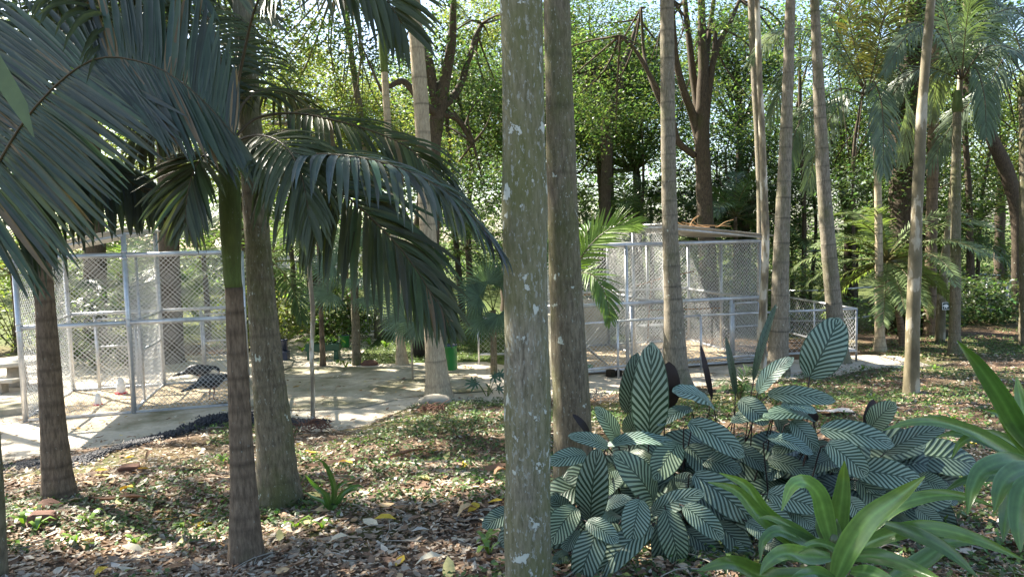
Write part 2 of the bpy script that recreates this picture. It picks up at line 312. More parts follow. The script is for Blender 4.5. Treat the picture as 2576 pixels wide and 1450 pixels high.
# slabs of the paved court: separate pieces with open joints
SL = [0]
def slab_poly(px):
    P = np.array([Gz(*p)[:2] for p in px]); c = P.mean(0); P = c+(P-c)*.997; n = len(P)
    V = np.vstack([np.c_[P, np.full(n, .010)], np.c_[P, np.full(n, .021)]]); F = [tuple(range(n, 2*n))]+[(k, (k+1) % n, n+(k+1) % n, n+k) for k in range(n)]
    o = put('slab', mesh('slab', V, F, M['slab'], smooth=False), path, (0, 0, (.0013*SL[0]))); SL[0] += 1
for q in [[(640,1000),(835,996),(860,955),(690,950)],[(835,996),(1000,1008),(985,960),(860,955)],[(700,948),(850,953),(870,925),(735,925)],[(852,953),(985,958),(985,926),(872,925)],
          [(990,1004),(1090,996),(1075,957),(978,960)],[(978,958),(1075,955),(1070,926),(986,926)],[(1078,953),(1200,948),(1190,924),(1073,926)],[(1095,994),(1240,985),(1210,950),(1080,956)],
          [(600,1030),(760,1035),(830,1000),(640,1004)],[(762,1035),(900,1030),(990,1010),(833,1000)],[(680,946),(733,924),(740,905),(690,905)]]: slab_poly(q)

# ------------------------------------------------------------------ trunks
def trunk_path(pts, d, ztop=None, zbot=None):
    P = np.array([at(p[0], p[1], d) for p in pts]); r = np.array([p[2]*.5*d/FPX for p in pts])
    o = np.argsort(P[:, 2]); P = P[o]; r = r[o]
    if zbot is not None and P[0, 2] > zbot: P = np.vstack([P[0]+(P[0]-P[1])*(P[0, 2]-zbot)/(P[1, 2]-P[0, 2]), P]); r = np.r_[r[0], r]
    if ztop is not None:
        s = (P[-1]-P[-3 if len(P) > 2 else 0]); s = s/s[2]; P = np.vstack([P, P[-1]+s*(ztop-P[-1, 2])]); r = np.r_[r, r[-1]*.9]
    return P, r
def trunk_mesh(P, r, base, ring=.0, amp=.03, n=14, flare=.0, lump=.03, seed=0):
    L = np.linalg.norm(np.diff(P, axis=0), axis=1).sum(); m = int(np.clip(L/(.025 if ring and n > 10 else .09), 24, 420)); Q = spline(P, m)
    dd = np.r_[0, np.cumsum(np.linalg.norm(np.diff(P, axis=0), axis=1))]; t = np.linspace(0, dd[-1], m); rr = np.interp(t, dd, r)
    rg = np.random.default_rng(seed); mk = np.zeros(m)
    if ring:
        s = rg.random()*ring
        while s < t[-1]:
            k = np.abs(t-s); mk = np.maximum(mk, np.exp(-(k/(.006+.3*t[1]))**2)*(.5+.5*rg.random())); rr = rr*(1+amp*np.exp(-((t-s+.02)/.03)**2)); s += ring*(.7+.6*rg.random())
    a = np.arange(n)/n*2*np.pi; V, F = tube(Q-base, rr, n)
    ang = np.tile(a, m); zz = np.repeat(t, n)
    f = 1+lump*(vnoise(np.cos(ang)*1.5+seed*7+5, zz*3+np.sin(ang)*1.5)-.5)*2
    C = np.repeat(Q-base, n, axis=0); V = C+(V-C)*f[:, None]
    return V, F, np.repeat(mk, n)
def add_trunk(parent, P, r, base, mat, name='trunk', **k):
    V, F, mk = trunk_mesh(P, r, base, **k); c = np.zeros((len(V), 3)); c[:, 0] = mk
    return put(name, mesh(name, V, F, mat, c), parent)
# ------------------------------------------------------------------ palm fronds
LW = np.array([.35, .9, 1., .95, .78, .5, .06])
def leaflets(R, nside, L, wd, U, droop=.6, a0=75, a1=25, segs=5, fold=.25, lift=.1, t0=.12, jit=.12, rg=RNG, prof=None, sides=(1, -1), base=.55, broken=0.):
    """returns V (k,segs+1,w,3) for each leaflet along rachis R"""
    m = len(R); dd = np.r_[0, np.cumsum(np.linalg.norm(np.diff(R, axis=0), axis=1))]; tt = dd/dd[-1]
    out = []
    for si, s in enumerate(sides):
        a0_ = a0[si] if isinstance(a0, tuple) else a0; a1_ = a1[si] if isinstance(a1, tuple) else a1
        t = np.linspace(t0, 1, nside)+rg.normal(0, .15/nside, nside); t = np.clip(t, 0, 1)
        P = np.stack([np.interp(t, tt, R[:, k]) for k in range(3)], 1); T = nrm(np.stack([np.interp(t, tt, np.gradient(R[:, k])) for k in range(3)], 1))
        Uv = np.broadcast_to(np.asarray(U, float), T.shape); S = nrm(np.cross(T, Uv)); Nn = nrm(np.cross(S, T))
        x = np.clip((t-t0)/(1-t0), 0, 1); ln = L*(np.interp(x, [0, .15, .4, .75, 1], [base, .85, 1, .8, .4]) if prof is None else np.interp(x, *prof))*(1+rg.normal(0, .06, nside))
        a = np.radians(a0_+(a1_-a0_)*x**.8)+rg.normal(0, .05, nside)
        d = T*np.cos(a)[:, None]+s*S*np.sin(a)[:, None]+Nn*(lift+rg.normal(0, jit, nside))[:, None]; d = nrm(d)
        dr = droop*(1+rg.normal(0, .25, nside)); kink = np.where(rg.random(nside) < broken, rg.integers(1, segs, nside), 99)
        pts = [P.copy()]; dirs = [d]
        for k in range(segs):
            g = (dr*(.25+1.5*k/segs)/segs*2); g = np.where(kink == k, 2.2, g)
            d = nrm(d+np.array([0, 0, -1])*g[:, None]); P = P+d*(ln/segs)[:, None]; pts.append(P.copy()); dirs.append(d)
        pts = np.stack(pts, 1); dirs = np.stack(dirs, 1)
        Wv = nrm(np.cross(dirs, Nn[:, None, :]+.001)); Nl = nrm(np.cross(Wv, dirs))
        wp = np.interp(np.linspace(0, 1, segs+1), np.linspace(0, 1, 7), LW)*wd*.5; hw = wp[None, :, None]*(.8+.4*rg.random((nside, 1, 1)))
        A = pts-Wv*hw; B = pts+Wv*hw
        if fold > 0: out.append(np.stack([A, pts-Nl*hw*fold*2, B], 2))
        else: out.append(np.stack([A, B], 2))
    return np.concatenate(out, 0)
def ribbon_faces(n, rows, cols, off=0):
    b = np.arange(n)[:, None]*(rows*cols); q = []
    for i in range(rows-1):
        for j in range(cols-1): k = i*cols+j; q.append([k, k+1, k+1+cols, k+cols])
    q = np.array(q); return (b[:, :, None]+q[None]).reshape(-1, 4)+off
def frond_full(R, rad, V4, colf, colr=(.17, .13, .07), rg=RNG, vary=.25):
    n, rows, cols, _ = V4.shape; Vr, Fr = tube(R, np.linspace(rad, rad*.2, len(R)), 5); F = ribbon_faces(n, rows, cols, len(Vr))
    V = np.vstack([Vr, V4.reshape(-1, 3)]); c = np.asarray(colf)*(1+vary*rg.normal(0, 1, (n, 1)).clip(-1.5, 1.5)); C = np.vstack([np.tile(colr, (len(Vr), 1)), np.repeat(c, rows*cols, 0)])
    return V, [tuple(f) for f in Fr]+F.tolist(), C.clip(.003, 1)
def arch(L, elev, sag, m=18):
    t = np.linspace(0, 1, m); a = np.radians(elev)-np.radians(sag)*t**1.3; ds = L/(m-1)
    return np.c_[np.cumsum(np.r_[0, np.cos(a[:-1])*ds]), np.zeros(m), np.cumsum(np.r_[0, np.sin(a[:-1])*ds])]
FR = {}
def frond_variants(key, L, leaf, wd, nside, colf, segs=3, droop=.7, elevs=(78, 58, 40, 22, 5, -15), fold=0, mat='frondfar', colr=(.17, .15, .06), rad=.018, a0=70, a1=25):
    FR[key] = []
    for k, ev in enumerate(elevs):
        rg = np.random.default_rng(hash(key) % 97+k if False else sum(map(ord, key))+k)
        R = arch(L*(1 if ev > -5 else .85), ev, 60+ev*.45)
        V4 = leaflets(R, nside, leaf, wd, (0, 0, 1), droop, a0, a1, segs, fold, .15, .14, .1, rg)
        V, F, C = frond_full(R, rad, V4, colf, colr, rg); FR[key].append(mesh('frond', V, F, M[mat], C))
def crown(parent, P0, key, n=11, scale=1., seed=0, tilt=1., low=0, skip=None):
    rg = np.random.default_rng(seed+100); vs_ = FR[key]; a0 = rg.random()*6.28
    wp0 = np.array(parent.location)+np.asarray(P0)
    for k in range(n):
        f = vs_[min(len(vs_)-1, low+int(k/n*(len(vs_)-low)))]; ry_ = (rg.normal(0, .12), rg.normal(0, .08), a0+k*2.4+rg.normal(0, .2)); s = scale*(.85+.3*rg.random())
        if wp0[2] > 6.5:
            q = wp0+np.outer(np.linspace(.3, 2.2, 5)*s, [math.cos(ry_[2]), math.sin(ry_[2]), .1]); qx, qy = sun_foot(q)
            if in_spots(qx, qy).sum() > 1: continue
        o = put('frond', f, parent, P0); o.rotation_euler = ry_; o.scale = (s, s, s)
frond_variants('tall', 2.6, .7, .042, 42, (.07, .11, .04))
frond_variants('under', 2.3, .58, .036, 44, (.10, .15, .065), droop=.35)
frond_variants('cycad', 1.5, .27, .024, 56, (.17, .225, .10), droop=.25, elevs=(75, 60, 45, 30, 12, -8, -25), segs=2, a0=72, a1=45)
LITF = {}

# ------------------------------------------------------------------ broad leaves
def leaf_quads(C, size, rg, col, vary=.35, flat=.5, aspect=.45, hang=.25):
    n = len(C); yaw = rg.random(n)*6.283; D = np.c_[np.cos(yaw), np.sin(yaw), rg.normal(-hang, .45, n)]; D = nrm(D)
    Nn = nrm(np.c_[rg.normal(0, 1-flat, n), rg.normal(0, 1-flat, n), np.ones(n)]); S = nrm(np.cross(D, Nn)); s = size*(.65+.7*rg.random(n))[:, None]
    Nn = np.cross(S, D)
    V = np.stack([C, C+D*s*.5+S*s*aspect*.5+Nn*s*.06, C+D*s-Nn*s*.06, C+D*s*.5-S*s*aspect*.5+Nn*s*.06], 1).reshape(-1, 3)
    F = np.arange(n*4).reshape(-1, 4); c = np.asarray(col)
    if c.ndim == 1: c = np.tile(c, (n, 1))
    k = (1+vary*rg.normal(0, 1, (n, 1))).clip(.35, 2)*(.7+.6*vnoise(C[:, 0]*1.3+C[:, 1]*.9+40, C[:, 2]*1.6+C[:, 1]*.7+40))[:, None]; hue = 1+rg.normal(0, .12, (n, 3)); c = (c*k*hue).clip(.004, .8)
    return V, F, np.repeat(c, 4, 0)
def clumps(ells, nclump, per, spread, rg, hollow=.35):
    vol = np.array([e[3]*e[4]*e[5] for e in ells]); pk = rg.choice(len(ells), nclump, p=vol/vol.sum()); E_ = np.array(ells)[pk]
    d = nrm(rg.normal(0, 1, (nclump, 3))); rad = (hollow+(1-hollow)*rg.random(nclump))**.6; c = E_[:, :3]+d*E_[:, 3:6]*rad[:, None]
    P = np.repeat(c, per, 0)+rg.normal(0, 1, (nclump*per, 3))*np.array([spread, spread, spread*.55]); return P, c
def branches(mb, start, ends, r0, rg, n=6):
    for e_ in ends:
        e_ = np.asarray(e_); s = np.asarray(start); mid = (s+e_)/2+rg.normal(0, .12, 3)*np.linalg.norm(e_-s); mid[2] += .02*np.linalg.norm(e_-s)
        mb.tube(spline([s, mid, e_], 7), np.linspace(r0, r0*.25, 7), n, (0, 0, 0))

# ================================================================== PALMS WITH RINGED TRUNKS
PT = {}
def palm(key, label, d_base_px, pts, mat, ring=.1, ztop=None, crown_key='tall', cn=10, cs=1., d=None, group=None, n=14, seed=1, low=0, shaft=None, amp=.03, lump=.03):
    b = GG(*d_base_px) if d is None else at(*d_base_px, d)
    if d is not None: b[2] = gz(b[0], b[1])
    d = b[1]; t = thing('palm_tree', label, 'palm tree', b, group); P, r = trunk_path(pts, d, ztop, b[2]-.08)
    add_trunk(t, P, r, b, M[mat], ring=ring, n=n, seed=seed, amp=amp, lump=lump)
    top = P[-1]-b
    if shaft:
        sd = nrm(P[-1]-P[-2]); Q = np.array([top-sd*.02, top+sd*shaft*.2, top+sd*shaft*.6, top+sd*shaft]); rr = r[-1]*np.array([1.05, 1.35, 1.15, .7])
        V, F = tube(spline(Q, 14), np.interp(np.linspace(0, 1, 14), [0, .2, .6, 1], rr), 12); put('crownshaft', mesh('crownshaft', V, F, M['shaft'], np.zeros((len(V), 3))), t); top = Q[-1]
    if crown_key: crown(t, top, crown_key, cn, cs, seed, low=low)
    PT[key] = (t, b, top+b); return t, b, top+b
palm('C', 'thick brown palm trunk rising directly behind the slim green-shafted palm', (703,1268), [(703,1268,124),(697,1200,106),(690,1100,92),(676,950,80),(660,780,70),(648,600,62),(634,400,58),(622,200,54),(610,0,48)], 'palm_moss', .15, 8.2, n=18, seed=3, shaft=.8)
palm('D', 'nearest grey-green palm trunk with white lichen spots, at the centre', (1330,1540), [(1331,1560,128),(1329,1450,122),(1327,1200,118),(1326,1000,117),(1322,700,113),(1318,400,110),(1312,0,104)], 'palm_lich', 0, 9.5, d=3.6, n=24, seed=4, amp=.008, lump=.055, shaft=.9)
palm('E', 'dark mossy palm trunk just right of the lichen-spotted nearest trunk', (1446,1226), [(1446,1226,118),(1441,1120,102),(1436,980,94),(1424,750,84),(1414,500,76),(1407,250,70),(1400,0,64)], 'palm_moss', .42, 9.8, n=20, seed=5, amp=.015, shaft=.8)
palm('F', 'grey palm trunk with flared foot standing before the right aviary', (1702,975), [(1704,975,84),(1699,930,64),(1696,850,54),(1692,740,44),(1686,600,39),(1682,450,37),(1679,250,35),(1677,0,33)], 'palm_grey', .27, 9.4, seed=6, cn=11)
palm('G', 'straight grey palm trunk with dark rings at the aviary corner, left of a pair', (1957,945), [(1956,945,62),(1957,900,52),(1960,800,44),(1964,650,39),(1971,480,34),(1980,250,27),(1988,0,23)], 'palm_grey', .33, 10.2, seed=7, cn=11)
palm('H', 'leaning grey ringed palm trunk, right of the aviary corner pair', (2113,915), [(2116,915,52),(2106,860,44),(2098,780,40),(2086,650,37),(2074,500,34),(2064,330,30),(2054,120,24),(2048,0,21)], 'palm_grey', .3, 10., seed=8, cn=11)
palm('P', 'tan evenly ringed palm trunk with bulging foot beside the green bin', (1105,1002), [(1104,1003,80),(1100,960,62),(1094,880,51),(1086,750,45),(1075,560,41),(1066,380,38),(1056,220,37),(1046,80,35),(1040,0,34)], 'palm_tan', .36, 8.8, seed=9, cn=11)
palm('Q', 'slender tan ringed palm with green crownshaft, left of the tan trunk', (1012,918), [(1012,918,36),(1008,870,24),(1003,800,20),(992,620,19),(978,360,18),(967,180,17)], 'palm_tan', .3, None, seed=10, cn=9, cs=.8, shaft=2.0)
palm('J', 'slim sunlit palm with yellowing upright fronds, behind the cycad', (2213,882), [(2213,882,34),(2212,840,24),(2211,700,19),(2209,560,18),(2206,420,17),(2201,330,16)], 'palm_tan', .19, None, None, seed=31, shaft=.45)
palm('K2', 'palm with drooping blue-grey fronds at the upper right edge', (2400,892), [(2400,892,34),(2401,840,26),(2403,680,24),(2404,520,22),(2405,380,20),(2407,280,19)], 'palm_moss', .16, None, None, seed=22, shaft=.4)
palm('L', 'brown palm trunk between the cycad and the blue-grey palm', (2340,845), [(2338,845,32),(2340,700,27),(2344,500,26),(2347,260,25),(2348,100,22)], 'palm_dark', .2, 8.5, 'tall', 9, .9, seed=13)
# right-edge palm whose long fronds reach in
palm('O', 'mossy palm trunk cut by the right edge, long fronds overhead', (2585,866), [(2586,866,44),(2583,800,34),(2580,600,28),(2578,400,26),(2576,240,24)], 'palm_moss', .2, None, None, seed=14, shaft=.4)
palm('Z', 'thin dark ringed palm stem standing by the green trough', (812,922), [(812,922,17),(811,880,13),(809,830,12),(807,776,11)], 'palm_dark', .14, 2.6, 'under', 8, .45, seed=15, n=10)

# ---- foreground palms with leaflets of their own
def near_frond(parent, base, pts, nside, L, wd, U, droop, a0=70, a1=25, col=(.028, .05, .034), rad=.014, own=True, seed=0, sides=(1, -1), t0=.1, lift=.05, broken=0., prof=None, fold=.22, segs=6, jit=.06):
    rg = np.random.default_rng(seed); R = spline(np.array([at(*p) for p in pts]), 26)-base
    V4 = leaflets(R, nside, L, wd, U, droop, a0, a1, segs, fold, lift, t0, jit, rg, prof, sides, broken=broken)
    cr = (.10, .075, .04)
    if not own:
        V, F, C = frond_full(R, rad, V4, col, cr, rg, .15); return put('frond', mesh('frond', V, F, M['frond'], C), parent)
    V, F = tube(R, np.linspace(rad, rad*.22, len(R)), 6); f = put('frond', mesh('frond', V, F, M['frond'], np.tile(cr, (len(V), 1))), parent)
    n, rows, cols, _ = V4.shape; Fq = ribbon_faces(1, rows, cols)
    for k in range(n):
        c = np.asarray(col)*(1+.2*rg.normal())*(1+rg.normal(0, .07, 3)); c = np.array((.20, .14, .07))*rg.uniform(.6, 1.2) if rg.random() < .05 else c; put('leaflet', mesh('leaflet', V4[k].reshape(-1, 3), Fq, M['frond'], np.tile(c.clip(.004, 1), (rows*cols, 1))), f)
    return f
# A: left palm with visible brown trunk
b = GG(148, 1252); A = thing('palm_tree', 'brown ringed palm at the left before the near aviary', 'palm tree', b)
P, r = trunk_path([(150,1255,88),(144,1190,70),(136,1100,60),(126,950,53),(116,800,46),(107,680,41),(101,560,37),(96,450,35)], b[1], None, b[2]-.08)
add_trunk(A, P, r, b, M['palm_dark'], ring=.14, n=18, seed=20, amp=.02)
topA = P[-1]; sd = nrm(P[-1]-P[-2]); V, F = tube(spline([topA-b-sd*.03, topA-b+sd*.2, topA-b+sd*.7], 10), np.interp(np.linspace(0, 1, 10), [0, .25, 1], [r[-1]*1.05, r[-1]*1.35, r[-1]*.6]), 14)
put('crownshaft', mesh('crownshaft', V, F, M['shaft'], np.zeros((len(V), 3))), A)
dA = b[1]; DK = (.045, .06, .036)
near_frond(A, b, [(80,250,dA),(160,60,dA-.3),(300,-60,dA-.7),(480,-40,dA-1.)], 38, .75, .05, (0,0,1), .9, own=False, seed=1, col=DK)
near_frond(A, b, [(80,250,dA),(-40,80,dA+.1),(-200,40,dA+.2),(-350,140,dA+.3)], 38, .75, .05, (0,0,1), .9, own=False, seed=2, col=DK)
near_frond(A, b, [(80,250,dA),(180,200,dA+.4),(320,230,dA+.8),(440,350,dA+1.)], 38, .7, .05, (0,0,1), 1., own=False, seed=3, col=DK)
near_frond(A, b, [(80,250,dA),(60,60,dA+.4),(20,-80,dA+.9),(-40,-100,dA+1.3)], 36, .75, .05, (0,0,1), .8, own=False, seed=4, col=DK)
near_frond(A, b, [(80,250,dA),(20,230,dA-.5),(-60,300,dA-.9),(-110,430,dA-1.1)], 36, .7, .05, (0,0,1), 1., own=False, seed=5, col=DK)
near_frond(A, b, [(80,250,dA),(150,120,dA+.6),(280,60,dA+1.2),(420,100,dA+1.6)], 36, .7, .05, (0,0,1), .9, own=False, seed=6, col=DK)
# K: palm at the left frame edge with the large fan-like frond
b = GG(-12, 1445); K = thing('palm_tree', 'palm at the left edge with one huge hanging frond', 'palm tree', b)
P, r = trunk_path([(-14,1450,62),(-18,1300,56),(-28,1100,50),(-42,900,44),(-58,720,40)], b[1], None, b[2]-.08)
add_trunk(K, P, r, b, M['palm_moss'], ring=.13, n=16, seed=21, amp=.02)
tK = P[-1]-b; V, F = tube(spline([tK-(0,0,.02), tK+(-.01,0,.15), tK+(-.03,0,.55)], 10), np.linspace(r[-1]*1.3, r[-1]*.8, 10), 14); put('crownshaft', mesh('crownshaft', V, F, M['shaft'], np.zeros((len(V), 3))), K)
d = 3.9; BL = (.052, .075, .050)
near_frond(K, b, [(-75,560,d),(-10,420,d),(95,262,d-.05),(235,150,d-.1),(370,160,d-.15),(480,225,d-.2),(590,340,d-.2)], 104, .74, .040, (0,-.96,.28), .06, (122, 82), (8, 135), BL, .009, True, 31, t0=.04, lift=.0, prof=([0,.2,.5,.8,1],[.85,1,.98,.72,.42]), fold=.2, segs=7, jit=.012)
near_frond(K, b, [(-75,560,d),(20,450,d+.25),(150,405,d+.4),(280,430,d+.5),(390,500,d+.55)], 34, .66, .05, (0,-.75,.65), 2.6, (100, 60), 30, DK, .010, True, 32, t0=.12, prof=([0,.2,.5,.8,1],[1,1,.8,.55,.35]))
near_frond(K, b, [(-75,560,d),(-60,420,d+.2),(0,330,d+.5),(110,330,d+.9),(200,400,d+1.1)], 34, .6, .04, (0,-.3,.9), 1.6, 70, 25, DK, .010, False, 33)
near_frond(K, b, [(-75,560,d),(-190,330,d+.3),(-210,60,d+.4),(-120,-110,d+.5),(60,-190,d+.5),(300,-160,d+.5),(480,-60,d+.5)], 56, .85, .036, (0,-.95,.3), .12, (70, 70), (25, 25), BL, .010, False, 34, t0=.3, fold=.12, jit=.02)
fl = np.array([at(-25,120,3.4),at(15,210,3.4),at(45,260,3.38),at(85,345,3.36)])-b  # one loose pale leaflet
Wd = np.array([.05,.09,.08,.005])*.55; V = np.stack([fl-RT*Wd[:,None], fl+RT*Wd[:,None]],1).reshape(-1,3); o = put('leaflet', mesh('leaflet', V, ribbon_faces(1,4,2), M['frond'], np.tile((.11,.15,.07),(8,1))), K); o['label'] = 'single pale green hanging leaflet'
# B: slim palm with green crownshaft
b = GG(620, 1408); B = thing('palm_tree', 'slim ringed palm with green crownshaft and fronds arching to the right', 'palm tree', b)
P, r = trunk_path([(621,1408,94),(617,1340,80),(611,1200,62),(604,1050,54),(597,900,49),(591,780,45),(588,722,43)], b[1], None, b[2]-.08)
dB = b[1]; add_trunk(B, P, r, b, M['palm_dark'], ring=.115, n=18, seed=23, amp=.025)
Q = np.array([at(x, y, dB) for x, y in ((588,724),(585,700),(582,640),(580,560),(577,480),(575,400),(578,340))])-b
V, F = tube(spline(Q, 24), np.interp(np.linspace(0, 1, 24), np.linspace(0, 1, 7), np.array([42,44,50,53,52,44,26])*.5*dB/FPX), 16); c = np.zeros((len(V), 3)); put('crownshaft', mesh('crownshaft', V, F, M['shaft'], c), B)
GD = (.062, .078, .036); SV = (.10, .125, .105)
near_frond(B, b, [(578,370,dB),(660,390,dB-.15),(760,415,dB-.3),(850,475,dB-.4),(939,554,dB-.5),(1020,640,dB-.55),(1088,742,dB-.6),(1130,810,dB-.62)], 60, .62, .034, (.3,-.8,.5), .75, (80, 62), 16, GD, .010, True, 41, t0=.22, prof=([0,.2,.5,.8,1],[.7,1,.95,.6,.22]))
near_frond(B, b, [(578,360,dB),(640,300,dB+.1),(735,285,dB+.1),(850,305,dB),(950,335,dB),(1035,378,dB-.1),(1100,450,dB-.1),(1160,545,dB-.1)], 44, .46, .028, (0,-.5,.85), .7, 66, 20, GD, .010, True, 42, t0=.25, broken=.12)
near_frond(B, b, [(578,365,dB),(700,385,dB-.4),(820,388,dB-.7),(950,405,dB-.9),(1085,458,dB-1.),(1180,535,dB-1.),(1250,620,dB-1.)], 44, .40, .030, (0,-.2,.98), .9, 66, 20, SV, .010, True, 43, t0=.3, broken=.3)
near_frond(B, b, [(576,370,dB),(540,375,dB-.25),(500,405,dB-.45),(475,470,dB-.5),(465,560,dB-.5)], 40, .38, .028, (0,-1,.25), .25, 62, 18, GD, .009, True, 44, t0=.3)
near_frond(B, b, [(578,360,dB),(520,250,dB-.1),(402,139,dB-.2),(320,68,dB-.3),(228,0,dB-.4),(120,-50,dB-.5)], 48, .55, .03, (0,-.4,.9), 1., 68, 22, GD, .011, False, 45, t0=.2)
near_frond(B, b, [(578,340,dB),(610,150,dB),(650,0,dB-.1),(720,-70,dB-.3),(840,-90,dB-.5),(950,-30,dB-.6),(1010,60,dB-.6)], 40, .62, .034, (0,-.8,.6), .35, (62, 70), 25, GD, .012, False, 46, t0=.34)
near_frond(B, b, [(578,345,dB),(620,250,dB+.1),(700,225,dB+.4),(790,290,dB+.6),(850,400,dB+.7)], 40, .46, .028, (0,-.2,.95), .9, 68, 22, GD, .010, False, 47, t0=.25)
near_frond(B, b, [(576,350,dB),(560,180,dB+.2),(520,40,dB+.4),(430,-40,dB+.7),(320,-10,dB+.9)], 42, .55, .03, (0,0,1), .8, 68, 22, GD, .011, False, 48, t0=.25)
near_frond(B, b, [(576,360,dB),(500,290,dB+.3),(410,300,dB+.6),(350,380,dB+.8)], 40, .5, .03, (0,-.2,1), 1., 68, 22, DK, .010, False, 51, t0=.2)
near_frond(B, b, [(576,350,dB),(500,170,dB+.3),(400,130,dB+.6),(300,180,dB+.8)], 40, .55, .03, (0,-.2,1), 1., 68, 22, DK, .010, False, 52, t0=.2)
near_frond(A, GG(148,1252), [(80,250,dA),(170,110,dA-.6),(330,60,dA-1.1),(520,140,dA-1.4)], 44, .7, .034, (0,-.3,1), 1., 70, 24, DK, .011, False, 53, t0=.15)
near_frond(A, GG(148,1252), [(80,250,dA),(140,30,dA-.1),(260,-90,dA-.2),(430,-120,dA-.2),(560,-40,dA-.2)], 44, .8, .034, (0,-.5,.9), .8, 70, 24, DK, .011, False, 54, t0=.15)
near_frond(B, b, [(576,350,dB),(590,220,dB+.4),(600,90,dB+.9),(560,20,dB+1.4)], 40, .55, .03, (0,0,1), .8, 68, 22, GD, .011, False, 49, t0=.25)
near_frond(B, b, [(578,360,dB),(650,340,dB-.3),(720,370,dB-.6),(760,450,dB-.8),(780,560,dB-.85)], 40, .42, .028, (0,-.6,.8), .7, 66, 20, GD, .010, False, 50, t0=.3)

# J, K2, O: long fronds seen against the wood at the right
def far_fronds(key, lst, L=.72, wd=.028, n=60, col=(.10, .14, .07), seed=0):
    t, b_, tp = PT[key]
    for q, (pts, cl) in enumerate(lst):
        dj = b_[1]; m = len(pts); sgn = (-1) ** q*.9; P3 = [(p[0], p[1], dj+sgn*i/m) for i, p in enumerate(pts)]
        near_frond(t, b_, P3, n, L, wd, (0, -.55, .8), .85, 66, 20, cl or col, .016, False, seed+q, t0=.12, segs=4, fold=0)
YE = (.26, .20, .035); BG = (.115, .155, .10); LG = (.20, .245, .13)  # LG makes some fronds lighter to look sunlit
far_fronds('J', [([(2182,235),(2150,120),(2125,0),(2118,-90)],YE),([(2182,235),(2210,110),(2235,-20),(2250,-90)],(.13,.13,.04)),([(2182,235),(2110,160),(2010,150),(1935,300)],None),([(2182,240),(2110,225),(2010,310),(1985,420)],None),([(2182,235),(2140,235),(2070,330),(2030,470)],BG),([(2182,235),(2197,205),(2218,270),(2222,430)],BG),([(2182,235),(2235,190),(2280,260),(2268,400)],LG),([(2182,235),(2070,90),(1960,80),(1890,150)],LG),([(2182,235),(2240,120),(2330,70),(2420,110)],None),([(2182,235),(2090,60),(2040,-40)],None)], seed=700)
far_fronds('K2', [([(2418,200),(2380,140),(2360,190),(2345,290)],LG),([(2418,200),(2340,60),(2280,90),(2225,180)],BG),([(2418,200),(2370,20),(2330,-60)],BG),([(2418,200),(2480,120),(2560,130),(2620,200)],BG),([(2418,200),(2470,60),(2560,20),(2640,60)],BG),([(2418,200),(2450,170),(2475,240),(2480,340)],None),([(2418,200),(2320,170),(2250,230),(2210,330)],BG),([(2418,200),(2430,60),(2450,-60)],None)], .6, seed=730)
far_fronds('O', [([(2580,160),(2500,210),(2410,290),(2335,420)],BG),([(2580,160),(2500,100),(2440,90),(2380,150)],BG),([(2580,160),(2530,40),(2470,-30)],BG),([(2580,160),(2545,130),(2500,190),(2480,300)],BG),([(2580,160),(2650,60),(2720,80)],BG),([(2580,160),(2660,190),(2720,300)],BG)], .68, seed=760)

# ================================================================== BROADLEAF TREES
CAN = []   # canopy trees: (thing, base, crown centre xy)
def tree(name, label, base_px, d, stems, mat, crowns=None, nc=300, per=40, size=.14, col=(.06, .10, .025), spread=.32, seed=0, ztop=9., canopy=False, group=None, n=10, lump=.08, cat='tree', ring=0):
    rg = np.random.default_rng(seed+500); b = at(base_px[0], base_px[1], d); b[2] = gz(b[0], b[1]); t = thing(name, label, cat, b, group); ends = []
    for k, s in enumerate(stems):
        zt = s[-1] if not isinstance(s[-1], tuple) else None; pts = [p for p in s if isinstance(p, tuple)]
        P = np.array([at(p[0], p[1], d+(p[3] if len(p) > 3 else 0)) for p in pts]); r = np.array([p[2]*.5*d/FPX for p in pts])
        if k == 0 and P[0, 2] > b[2]: P = np.vstack([b-(0, 0, .08), P]); r = np.r_[r[0]*1.35, r]
        if zt: sdd = P[-1]-P[-2]; sdd = sdd/max(sdd[2], .15); P = np.vstack([P, P[-1]+sdd*(zt-P[-1, 2])]); r = np.r_[r, r[-1]*.6]
        add_trunk(t, P, r, b, M[mat], 'trunk' if k == 0 else 'limb', n=n, lump=lump, seed=seed+k, ring=ring); ends.append(P[-1])
    if crowns:
        C, cc = clumps(crowns, nc, int(per*1.6) if nc > 50 else per, spread, rg)
        mb = MB(); pick = cc[rg.choice(len(cc), min(22, len(cc)), replace=False)]
        for e_ in pick: s0 = min(ends, key=lambda q: np.linalg.norm(q-e_)); branches(mb, s0-b, [e_-b], .035, rg, 5)
        mb.build('branches', M[mat], t, smooth=True)
        fx, fy = sun_foot(C); keep = ~(lit(fx, fy) & (C[:, 2] > 4.5) & (fy < 17)); C = C[keep]
        V, F, c = leaf_quads(C-b, size*.76, rg, col, flat=.45); put('crown', mesh('crown', V, F, M['leaf'], c, smooth=False), t)
    if canopy: CAN.append((t, b, ends[0]))
    return t, b
YG = (.20, .235, .065); MG = (.105, .155, .05); DG = (.075, .115, .045)
tree('tree', 'mottled cream and brown trunk standing in litter before the cycad', (2292,990), GG(2292,990)[1], [[(2292,985,40),(2293,900,34),(2300,700,31),(2306,520,27),(2313,380,26),(2322,230,23),(2336,60,20),(2341,0,19),8.6]], 'mottled', canopy=True, seed=1, n=14)
tree('tree', 'pale peeling thin trunk against the right aviary corner post', (1917,938), 13.05, [[(1917,938,26),(1916,850,21),(1920,750,20),(1925,600,19),(1921,480,19),(1917,350,16),(1908,150,14),(1904,0,13),8.5]], 'whitebark', canopy=True, seed=2, n=12)
